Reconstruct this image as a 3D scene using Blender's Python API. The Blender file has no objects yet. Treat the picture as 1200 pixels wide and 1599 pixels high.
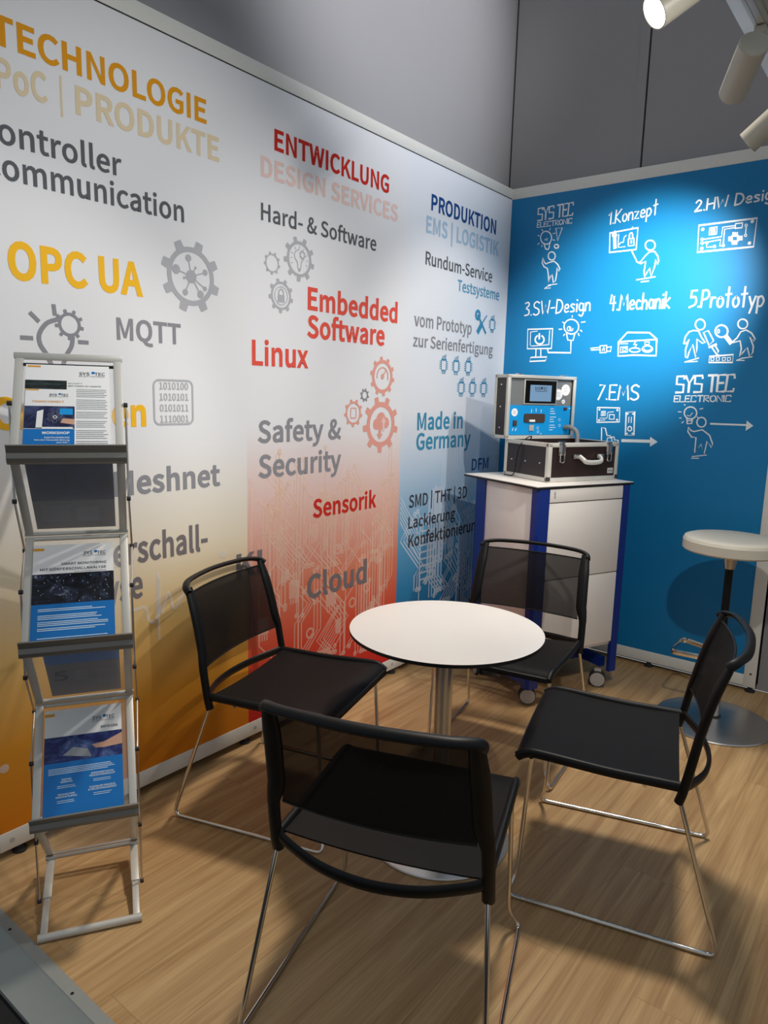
import bpy, bmesh, math, random
from mathutils import Vector, Matrix
random.seed(7)
S = bpy.context.scene
COL = S.collection
# ------------------------------------------------------------------ camera
YAW, PITCH, ROLL, FPX = 0.66186, 0.16621, 0.02576, 1108.32
CAM = Vector((2.0944, -3.80257, 1.43789))
cy, sy, cp, sp = math.cos(YAW), math.sin(YAW), math.cos(PITCH), math.sin(PITCH)
FWD = Vector((-sy*cp, cy*cp, -sp)); r0 = Vector((cy, sy, 0)); u0 = r0.cross(FWD)
RIGHT = math.cos(ROLL)*r0 + math.sin(ROLL)*u0
UP = -math.sin(ROLL)*r0 + math.cos(ROLL)*u0
cd = bpy.data.cameras.new('camera'); cam = bpy.data.objects.new('camera', cd); COL.objects.link(cam)
cd.sensor_fit = 'HORIZONTAL'; cd.sensor_width = 36; cd.lens = FPX/1200*36; cd.clip_start = 0.02
cam.matrix_world = Matrix(((RIGHT.x, UP.x, -FWD.x, CAM.x), (RIGHT.y, UP.y, -FWD.y, CAM.y), (RIGHT.z, UP.z, -FWD.z, CAM.z), (0, 0, 0, 1)))
S.camera = cam

# ------------------------------------------------------------------ light and exposure
S.view_settings.view_transform = 'Standard'; S.view_settings.look = 'None'
S.view_settings.gamma = 1; S.view_settings.use_curve_mapping = False
S.view_settings.exposure = 0.0
W = bpy.data.worlds.new('hall'); S.world = W; W.use_nodes = True
W.node_tree.nodes['Background'].inputs[0].default_value = (0.85, 0.93, 1.0, 1)
W.node_tree.nodes['Background'].inputs[1].default_value = 0.30

def spot(name, loc, target, power, angle, blend=0.6, size=0.03, color=(1, 0.95, 0.88), parent=None):
    l = bpy.data.lights.new(name, 'SPOT'); l.energy = power; l.spot_size = math.radians(angle)
    l.spot_blend = blend; l.shadow_soft_size = size; l.color = color
    o = bpy.data.objects.new(name, l); COL.objects.link(o); o.location = loc
    o.rotation_euler = (Vector(target)-Vector(loc)).to_track_quat('-Z', 'Y').to_euler()
    return o
# lamps of the second track, over the aisle behind and beside the camera
spot('aisle_spot_a', (2.45, -1.93, 2.48), (0.2, -1.30, 1.30), 105, 62, 0.95)
spot('aisle_spot_b', (2.05, -2.80, 2.62), (1.10, -0.5, 0.75), 85, 58, 0.9)
spot('aisle_spot_c', (2.40, -2.45, 2.50), (0.0, -2.45, 1.70), 95, 54, 0.95, color=(1, 0.98, 0.95))

# spot added to light floor and table and throw chair shadows, source unknown
spot('added_spot', (0.95, -0.75, 4.3), (1.25, -2.1, 0.0), 400, 52, 0.8, 0.22, (1, 0.90, 0.78))
spot('added_spot', (3.3, -1.9, 4.6), (-0.07, -1.0, 3.35), 700, 36, 0.9, 0.10, (0.95, 0.96, 1.0))  # added to brighten the upper left wall, no known source

# ------------------------------------------------------------------ pixel -> wall / floor
def ray(px, py): return FWD*FPX + RIGHT*(px-600) - UP*(py-799.5)
def at_left(px, py):
    d = ray(px, py); p = CAM + d*(-CAM.x/d.x); return (p.y, p.z)
def at_back(px, py):
    d = ray(px, py); p = CAM + d*(-CAM.y/d.y); return (p.x, p.z)

# ------------------------------------------------------------------ materials
def srgb(r, g, b):
    f = lambda c: (c/255/12.92) if c/255 <= 0.04045 else ((c/255+0.055)/1.055)**2.4
    return (f(r), f(g), f(b), 1)
def mat(name, col, rough=0.5, metal=0.0, alpha=1.0, emit=0, spec=0.5, noise=0.0, nscale=40, bump=0.0, aniso=0):
    m = bpy.data.materials.new(name); m.use_nodes = True; nt = m.node_tree; b = nt.nodes['Principled BSDF']
    b.inputs['Base Color'].default_value = col; b.inputs['Roughness'].default_value = rough
    b.inputs['Metallic'].default_value = metal; b.inputs['Specular IOR Level'].default_value = spec
    if emit:
        b.inputs['Emission Color'].default_value = col; b.inputs['Emission Strength'].default_value = emit
    if noise or bump:
        tc = nt.nodes.new('ShaderNodeTexCoord'); n = nt.nodes.new('ShaderNodeTexNoise')
        n.inputs['Scale'].default_value = nscale; n.inputs['Detail'].default_value = 4
        nt.links.new(tc.outputs['Object'], n.inputs['Vector'])
        if noise:
            mx = nt.nodes.new('ShaderNodeMix'); mx.data_type = 'RGBA'
            mx.inputs[6].default_value = tuple(c*(1-noise) for c in col[:3])+(1,)
            mx.inputs[7].default_value = tuple(min(1, c*(1+noise)) for c in col[:3])+(1,)
            nt.links.new(n.outputs['Fac'], mx.inputs[0]); nt.links.new(mx.outputs[2], b.inputs['Base Color'])
        if bump:
            bp = nt.nodes.new('ShaderNodeBump'); bp.inputs['Strength'].default_value = bump; bp.inputs['Distance'].default_value = 0.002
            nt.links.new(n.outputs['Fac'], bp.inputs['Height']); nt.links.new(bp.outputs[0], b.inputs['Normal'])
    if alpha < 1:
        if 'mesh' in name or 'seat_fab' in name:   # a woven net closes up when seen at a slant
            lw = nt.nodes.new('ShaderNodeLayerWeight'); lw.inputs[0].default_value = 0.35; mr = nt.nodes.new('ShaderNodeMapRange')
            mr.inputs['To Min'].default_value = alpha; mr.inputs['To Max'].default_value = 1.0; nt.links.new(lw.outputs['Facing'], mr.inputs['Value'])
        out = nt.nodes['Material Output']; t = nt.nodes.new('ShaderNodeBsdfTransparent'); mx = nt.nodes.new('ShaderNodeMixShader')
        mx.inputs[0].default_value = alpha
        if 'mesh' in name or 'seat_fab' in name: nt.links.new(mr.outputs[0], mx.inputs[0])
        nt.links.new(t.outputs[0], mx.inputs[1]); nt.links.new(b.outputs[0], mx.inputs[2]); nt.links.new(mx.outputs[0], out.inputs[0])
    return m
def ramp_mat(name, stops, rough=0.75):
    """printed colour that changes with height on the panel"""
    m = bpy.data.materials.new(name); m.use_nodes = True; nt = m.node_tree; b = nt.nodes['Principled BSDF']
    b.inputs['Roughness'].default_value = rough; b.inputs['Specular IOR Level'].default_value = 0.25
    tc = nt.nodes.new('ShaderNodeTexCoord'); sx = nt.nodes.new('ShaderNodeSeparateXYZ'); mr = nt.nodes.new('ShaderNodeMath')
    mr.operation = 'DIVIDE'; mr.inputs[1].default_value = 2.6
    cr = nt.nodes.new('ShaderNodeValToRGB'); el = cr.color_ramp.elements
    while len(el) < len(stops): el.new(0.5)
    for e, (z, c) in zip(el, stops): e.position = z/2.6; e.color = srgb(*c)
    nt.links.new(tc.outputs['Object'], sx.inputs[0]); nt.links.new(sx.outputs[2], mr.inputs[0])
    nt.links.new(mr.outputs[0], cr.inputs[0]); nt.links.new(cr.outputs[0], b.inputs['Base Color'])
    return m
def wood_mat():
    m = bpy.data.materials.new('oak_laminate'); m.use_nodes = True; nt = m.node_tree; b = nt.nodes['Principled BSDF']
    N = nt.nodes.new; L = nt.links.new
    tc = N('ShaderNodeTexCoord'); mp = N('ShaderNodeMapping'); mp.inputs['Rotation'].default_value = (0, 0, math.pi/2)
    mp.inputs['Location'].default_value = (0.35, 0.09, 0)
    L(tc.outputs['Object'], mp.inputs[0])
    br = N('ShaderNodeTexBrick'); br.inputs['Scale'].default_value = 1; br.inputs['Brick Width'].default_value = 1.28; br.inputs['Row Height'].default_value = 0.195
    br.inputs['Mortar Size'].default_value = 0.0012; br.offset = 0.37
    br.inputs['Color1'].default_value = (0.25, 0.25, 0.25, 1); br.inputs['Color2'].default_value = (0.8, 0.8, 0.8, 1); br.inputs['Mortar'].default_value = (0, 0, 0, 1)
    L(mp.outputs[0], br.inputs[0])
    # each board samples its own stretch of grain
    add = N('ShaderNodeVectorMath'); add.operation = 'MULTIPLY_ADD'; add.inputs[1].default_value = (3, 7, 2)
    L(br.outputs['Color'], add.inputs[0]); L(mp.outputs[0], add.inputs[2])
    st = N('ShaderNodeMapping'); st.inputs['Scale'].default_value = (1.0, 20, 1); L(add.outputs[0], st.inputs[0])
    n1 = N('ShaderNodeTexNoise'); n1.inputs['Scale'].default_value = 1.3; n1.inputs['Detail'].default_value = 6; n1.inputs['Distortion'].default_value = 1.0; L(st.outputs[0], n1.inputs[0])
    st2 = N('ShaderNodeMapping'); st2.inputs['Scale'].default_value = (5, 190, 1); L(add.outputs[0], st2.inputs[0])
    n2 = N('ShaderNodeTexNoise'); n2.inputs['Scale'].default_value = 1.0; n2.inputs['Detail'].default_value = 3; L(st2.outputs[0], n2.inputs[0])
    cr = N('ShaderNodeValToRGB'); e = cr.color_ramp.elements
    e[0].position = 0.30; e[0].color = srgb(168, 131, 88); e[1].position = 0.72; e[1].color = srgb(206, 173, 125)
    L(n1.outputs['Fac'], cr.inputs[0])
    m2 = N('ShaderNodeMix'); m2.data_type = 'RGBA'; m2.blend_type = 'MULTIPLY'; m2.inputs[0].default_value = 0.26
    c2 = N('ShaderNodeValToRGB'); c2.color_ramp.elements[0].position = 0.35; c2.color_ramp.elements[0].color = (0.45, 0.40, 0.35, 1); c2.color_ramp.elements[1].position = 0.6
    L(n2.outputs['Fac'], c2.inputs[0]); L(cr.outputs[0], m2.inputs[6]); L(c2.outputs[0], m2.inputs[7])
    m3 = N('ShaderNodeMix'); m3.data_type = 'RGBA'; m3.blend_type = 'MULTIPLY'; m3.inputs[0].default_value = 0.25
    inv = N('ShaderNodeMath'); inv.operation = 'SUBTRACT'; inv.inputs[0].default_value = 1; L(br.outputs['Fac'], inv.inputs[1])
    L(m2.outputs[2], m3.inputs[6]); L(inv.outputs[0], m3.inputs[7]); L(m3.outputs[2], b.inputs['Base Color'])
    b.inputs['Roughness'].default_value = 0.42; b.inputs['Specular IOR Level'].default_value = 0.35
    bp = N('ShaderNodeBump'); bp.inputs['Strength'].default_value = 0.15; bp.inputs['Distance'].default_value = 0.001
    L(n2.outputs['Fac'], bp.inputs['Height']); L(bp.outputs[0], b.inputs['Normal'])
    return m
def picture_mat(name, dark, mid, light, scale=14):
    """a printed photograph: irregular patches of three tones"""
    m = bpy.data.materials.new(name); m.use_nodes = True; nt = m.node_tree; b = nt.nodes['Principled BSDF']
    tc = nt.nodes.new('ShaderNodeTexCoord'); n = nt.nodes.new('ShaderNodeTexNoise'); n.inputs['Scale'].default_value = scale; n.inputs['Detail'].default_value = 8; n.inputs['Roughness'].default_value = 0.65; n.inputs['Distortion'].default_value = 1.5
    cr = nt.nodes.new('ShaderNodeValToRGB'); el = cr.color_ramp.elements
    el[0].position = 0.45; el[0].color = srgb(*dark); el[1].position = 0.85; el[1].color = srgb(*light); e = el.new(0.6); e.color = srgb(*mid)
    nt.links.new(tc.outputs['Object'], n.inputs['Vector']); nt.links.new(n.outputs['Fac'], cr.inputs[0]); nt.links.new(cr.outputs[0], b.inputs['Base Color'])
    b.inputs['Roughness'].default_value = 0.35
    return m
M = dict(
    frame_white=mat('white_aluminium', srgb(222, 221, 214), 0.45, 0.0, spec=0.4, noise=0.02),
    upper=mat('grey_wall_panel', srgb(150, 148, 150), 0.7, noise=0.02, nscale=6),
    seam=mat('dark_gap', srgb(25, 25, 26), 0.9),
    wood=wood_mat(), hall=mat('hall_carpet', srgb(22, 22, 24), 0.95, noise=0.3, nscale=300),
    ramp=mat('grey_edge_profile', srgb(150, 155, 152), 0.5, 0.15, noise=0.05, nscale=25),
    blue=mat('blue_fabric_print', srgb(15, 120, 176), 0.42, spec=0.35, noise=0.01, nscale=500),
    chalk=mat('white_print', srgb(225, 232, 238), 0.75),
    black=mat('black_plastic', srgb(12, 12, 13), 0.45, spec=0.3, noise=0.1, nscale=200),
    mesh=mat('black_mesh_fabric', srgb(14, 12, 12), 0.65, spec=0.2, alpha=0.64, noise=0.2, nscale=700),
    seatfab=mat('black_seat_fabric', srgb(13, 11, 11), 0.6, spec=0.2, alpha=0.88, noise=0.2, nscale=700),
    chrome=mat('chrome', (0.72, 0.70, 0.67, 1), 0.12, 1.0),
    satin=mat('brushed_steel', (0.60, 0.58, 0.55, 1), 0.32, 1.0, noise=0.04, nscale=60),
    alu=mat('satin_aluminium', srgb(206, 204, 197), 0.45, 0.30, noise=0.03, nscale=50), trough=mat('shaded_aluminium', srgb(134, 131, 125), 0.42, 0.5, noise=0.03, nscale=50),  # trough: aluminium again, darkened for the shade on its front faces
    white=mat('white_laminate', srgb(236, 230, 224), 0.35, noise=0.01),
    edge=mat('black_edge', srgb(18, 16, 15), 0.5),
    bluemetal=mat('blue_lacquer', srgb(8, 44, 130), 0.38, noise=0.03),
    rubber=mat('dark_rubber', srgb(42, 42, 44), 0.7), greyplastic=mat('grey_plastic', srgb(176, 173, 170), 0.5), shaded_sheet=mat('shaded_grey_paper', srgb(112, 108, 112), 0.5),  # the sheet's grey carries the shade under the return panels
    caseskin=mat('brown_black_laminate', srgb(38, 24, 22), 0.35, noise=0.15, nscale=90),
    caseplate=mat('grey_metal_plate', srgb(150, 152, 152), 0.4, 0.55, noise=0.05, nscale=30),
    cyan=mat('cyan_print', srgb(10, 150, 220), 0.4), glassblack=mat('black_glass', srgb(8, 9, 10), 0.12),
    screen=mat('lit_screen', srgb(105, 135, 165), 0.3, emit=0.35), sticker=mat('white_sticker', srgb(245, 245, 245), 0.4),
    hose=mat('grey_hose', srgb(130, 132, 134), 0.55), darkpart=mat('dark_bronze_plastic', srgb(70, 52, 44), 0.5, noise=0.3),
    lcddark=mat('dark_print', srgb(25, 30, 40), 0.5), pale=mat('pale_seat', srgb(214, 208, 192), 0.5, noise=0.02),
    acrylic=mat('clear_acrylic', (0.9, 0.92, 0.92, 1), 0.06, alpha=0.10),
    paper=mat('white_paper', srgb(238, 238, 238), 0.4), pblue=mat('blue_print', srgb(0, 112, 190), 0.38),
    pgrey=mat('grey_small_print', srgb(150, 155, 160), 0.6), pdark=mat('dark_grey_print', srgb(70, 76, 84), 0.6), plight=mat('white_small_print', srgb(215, 230, 240), 0.6),
    porange=mat('orange_print', srgb(225, 160, 50), 0.5), pskin=mat('skin_print', srgb(205, 160, 135), 0.5),
    pic_dark=picture_mat('night_photo', (8, 10, 18), (38, 48, 72), (215, 222, 235), 22),
    pic_navy=picture_mat('navy_photo', (10, 18, 60), (24, 40, 92), (90, 96, 120), 9),
    pic_man=picture_mat('suit_photo', (22, 28, 66), (70, 80, 120), (215, 210, 215), 16),
    pic_hand=picture_mat('tech_photo', (30, 38, 100), (70, 95, 150), (205, 185, 190), 18),
    pic_eye=picture_mat('eye_photo', (20, 26, 26), (60, 80, 74), (200, 215, 210), 12),
    lampwhite=mat('white_lamp_housing', srgb(186, 182, 168), 0.45, noise=0.02),
    lens=mat('lit_lens', (1.0, 0.98, 0.92, 1), 0.3, emit=9.0), lampback=mat('cream_end_cap', srgb(240, 232, 205), 0.5),
)
# ------------------------------------------------------------------ mesh building
class MB:
    def __init__(s): s.v = []; s.f = []; s.m = []; s.mats = []
    def mi(s, m):
        if m not in s.mats: s.mats.append(m)
        return s.mats.index(m)
    def add(s, vs, fs, m=None):
        if not fs: return s
        o = len(s.v); s.v += [tuple(x) for x in vs]; s.f += [[o+i for i in f] for f in fs]; s.m += [m]*len(fs); return s
    def box(s, c, d, rot=None, bev=0.0, m=None, seg=2):
        bm = bmesh.new(); bmesh.ops.create_cube(bm, size=1)
        for v in bm.verts: v.co = Vector((v.co.x*d[0], v.co.y*d[1], v.co.z*d[2]))
        if bev: bmesh.ops.bevel(bm, geom=bm.edges[:], offset=min(bev, min(d)*0.45), segments=seg, affect='EDGES', profile=0.5)
        R = rot if rot is not None else Matrix.Identity(3); c = Vector(c)
        bm.verts.index_update()
        s.add([R @ v.co + c for v in bm.verts], [[v.index for v in f.verts] for f in bm.faces], m); bm.free(); return s
    def bar(s, a, b, w, t, up=(0, 0, 1), bev=0.0, m=None):
        a, b = Vector(a), Vector(b); x = (b-a).normalized(); u = Vector(up); y = u.cross(x).normalized(); z = x.cross(y)
        return s.box((a+b)/2, ((b-a).length, w, t), Matrix((x, y, z)).transposed(), bev, m)
    def sweep(s, pts, sec, up=None, closed=False, m=None, scales=None):
        pts = [Vector(p) for p in pts]; n = len(pts); k = len(sec); rings = []; prev = None
        for i, p in enumerate(pts):
            a = pts[(i-1) % n] if (closed or i > 0) else p; b = pts[(i+1) % n] if (closed or i < n-1) else p
            t = (b-a).normalized()
            if up is not None: y = Vector(up) - t*Vector(up).dot(t)
            elif prev is None:
                y = Vector((0, 0, 1)) if abs(t.z) < 0.9 else Vector((1, 0, 0)); y = y - t*y.dot(t)
            else: y = prev - t*prev.dot(t)
            y.normalize(); prev = y; x = y.cross(t); sc = scales[i] if scales else (1, 1)
            rings += [p + x*q[0]*sc[0] + y*q[1]*sc[1] for q in sec]
        fs = []
        for i in range(n if closed else n-1):
            j = (i+1) % n
            fs += [[i*k+q, i*k+(q+1) % k, j*k+(q+1) % k, j*k+q] for q in range(k)]
        if not closed: fs += [list(range(k))[::-1], [(n-1)*k+q for q in range(k)]]
        return s.add(rings, fs, m)
    def tube(s, pts, r, n=10, closed=False, m=None):
        return s.sweep(pts, [(r*math.cos(2*math.pi*q/n), r*math.sin(2*math.pi*q/n)) for q in range(n)], None, closed, m)
    def lathe(s, prof, c=(0, 0, 0), n=56, m=None, rot=None):
        R = rot if rot is not None else Matrix.Identity(3); c = Vector(c); vs = []; fs = []; k = len(prof)
        for i in range(n):
            a = 2*math.pi*i/n
            vs += [R @ Vector((r*math.cos(a), r*math.sin(a), z)) + c for r, z in prof]
        for i in range(n):
            j = (i+1) % n
            fs += [[i*k+q, j*k+q, j*k+q+1, i*k+q+1] for q in range(k-1)]
        if prof[0][0] > 1e-6: fs.append([i*k for i in range(n)][::-1])
        if prof[-1][0] > 1e-6: fs.append([i*k+k-1 for i in range(n)])
        return s.add(vs, fs, m)
    def prism(s, pts, a, b, m=None):
        """closed outline in a plane, given by two functions that map (x,y) to each side"""
        n = len(pts); vs = [a(*p) for p in pts]+[b(*p) for p in pts]
        return s.add(vs, [list(range(n))[::-1], list(range(n, 2*n))]+[[i, (i+1) % n, n+(i+1) % n, n+i] for i in range(n)], m)
    def build(s, name, material=None, parent=None, angle=38):
        me = bpy.data.meshes.new(name); me.from_pydata(s.v, [], s.f)
        ms = []
        for k, m in enumerate(s.m):
            mm = M[m] if isinstance(m, str) else (m or material)
            if isinstance(mm, str): mm = M[mm]
            if mm not in ms: ms.append(mm)
            me.polygons[k].material_index = ms.index(mm)
        for m in ms: me.materials.append(m)
        bm = bmesh.new(); bm.from_mesh(me); bmesh.ops.remove_doubles(bm, verts=bm.verts[:], dist=1e-6)
        if not getattr(s, 'flat', False): bmesh.ops.recalc_face_normals(bm, faces=bm.faces[:])
        bm.to_mesh(me); bm.free()
        if not getattr(s, 'flat', False):
            for p in me.polygons: p.use_smooth = True
            me.set_sharp_from_angle(angle=math.radians(angle))
        o = bpy.data.objects.new(name, me); COL.objects.link(o)
        if parent is not None: o.parent = parent
        return o
def tag(o, label=None, cat=None, group=None, kind=None):
    for k, v in (('label', label), ('category', cat), ('group', group), ('kind', kind)):
        if v: o[k] = v
    return o
def thing(name, label, cat, loc=(0, 0, 0), rz=0, group=None, mw=None):
    o = bpy.data.objects.new(name, None); COL.objects.link(o); o.empty_display_size = 0.1
    if mw is not None: o.matrix_world = mw
    else: o.location = loc; o.rotation_euler = (0, 0, rz)
    return tag(o, label, cat, group)
def smooth(pts, n=8, closed=False):
    P = [Vector(p) for p in pts]; k = len(P); out = []
    for i in range(k if closed else k-1):
        p0 = P[(i-1) % k] if (closed or i > 0) else P[i]; p1 = P[i]; p2 = P[(i+1) % k]; p3 = P[(i+2) % k] if (closed or i+2 < k) else p2
        for j in range(n):
            t = j/n; out.append(0.5*((2*p1)+(p2-p0)*t+(2*p0-5*p1+4*p2-p3)*t*t+(3*p1-p0-3*p2+p3)*t**3))
    if not closed: out.append(P[-1])
    return out
def fillet(pts, r, n=5):
    P = [Vector(p) for p in pts]; out = [P[0]]
    for i in range(1, len(P)-1):
        a = (P[i-1]-P[i]); b = (P[i+1]-P[i]); d = min(r, a.length*0.45, b.length*0.45)
        A = P[i]+a.normalized()*d; B = P[i]+b.normalized()*d
        for j in range(n+1):
            t = j/n; out.append(A*(1-t)**2+P[i]*2*t*(1-t)+B*t*t)
    return out+[P[-1]]
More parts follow.
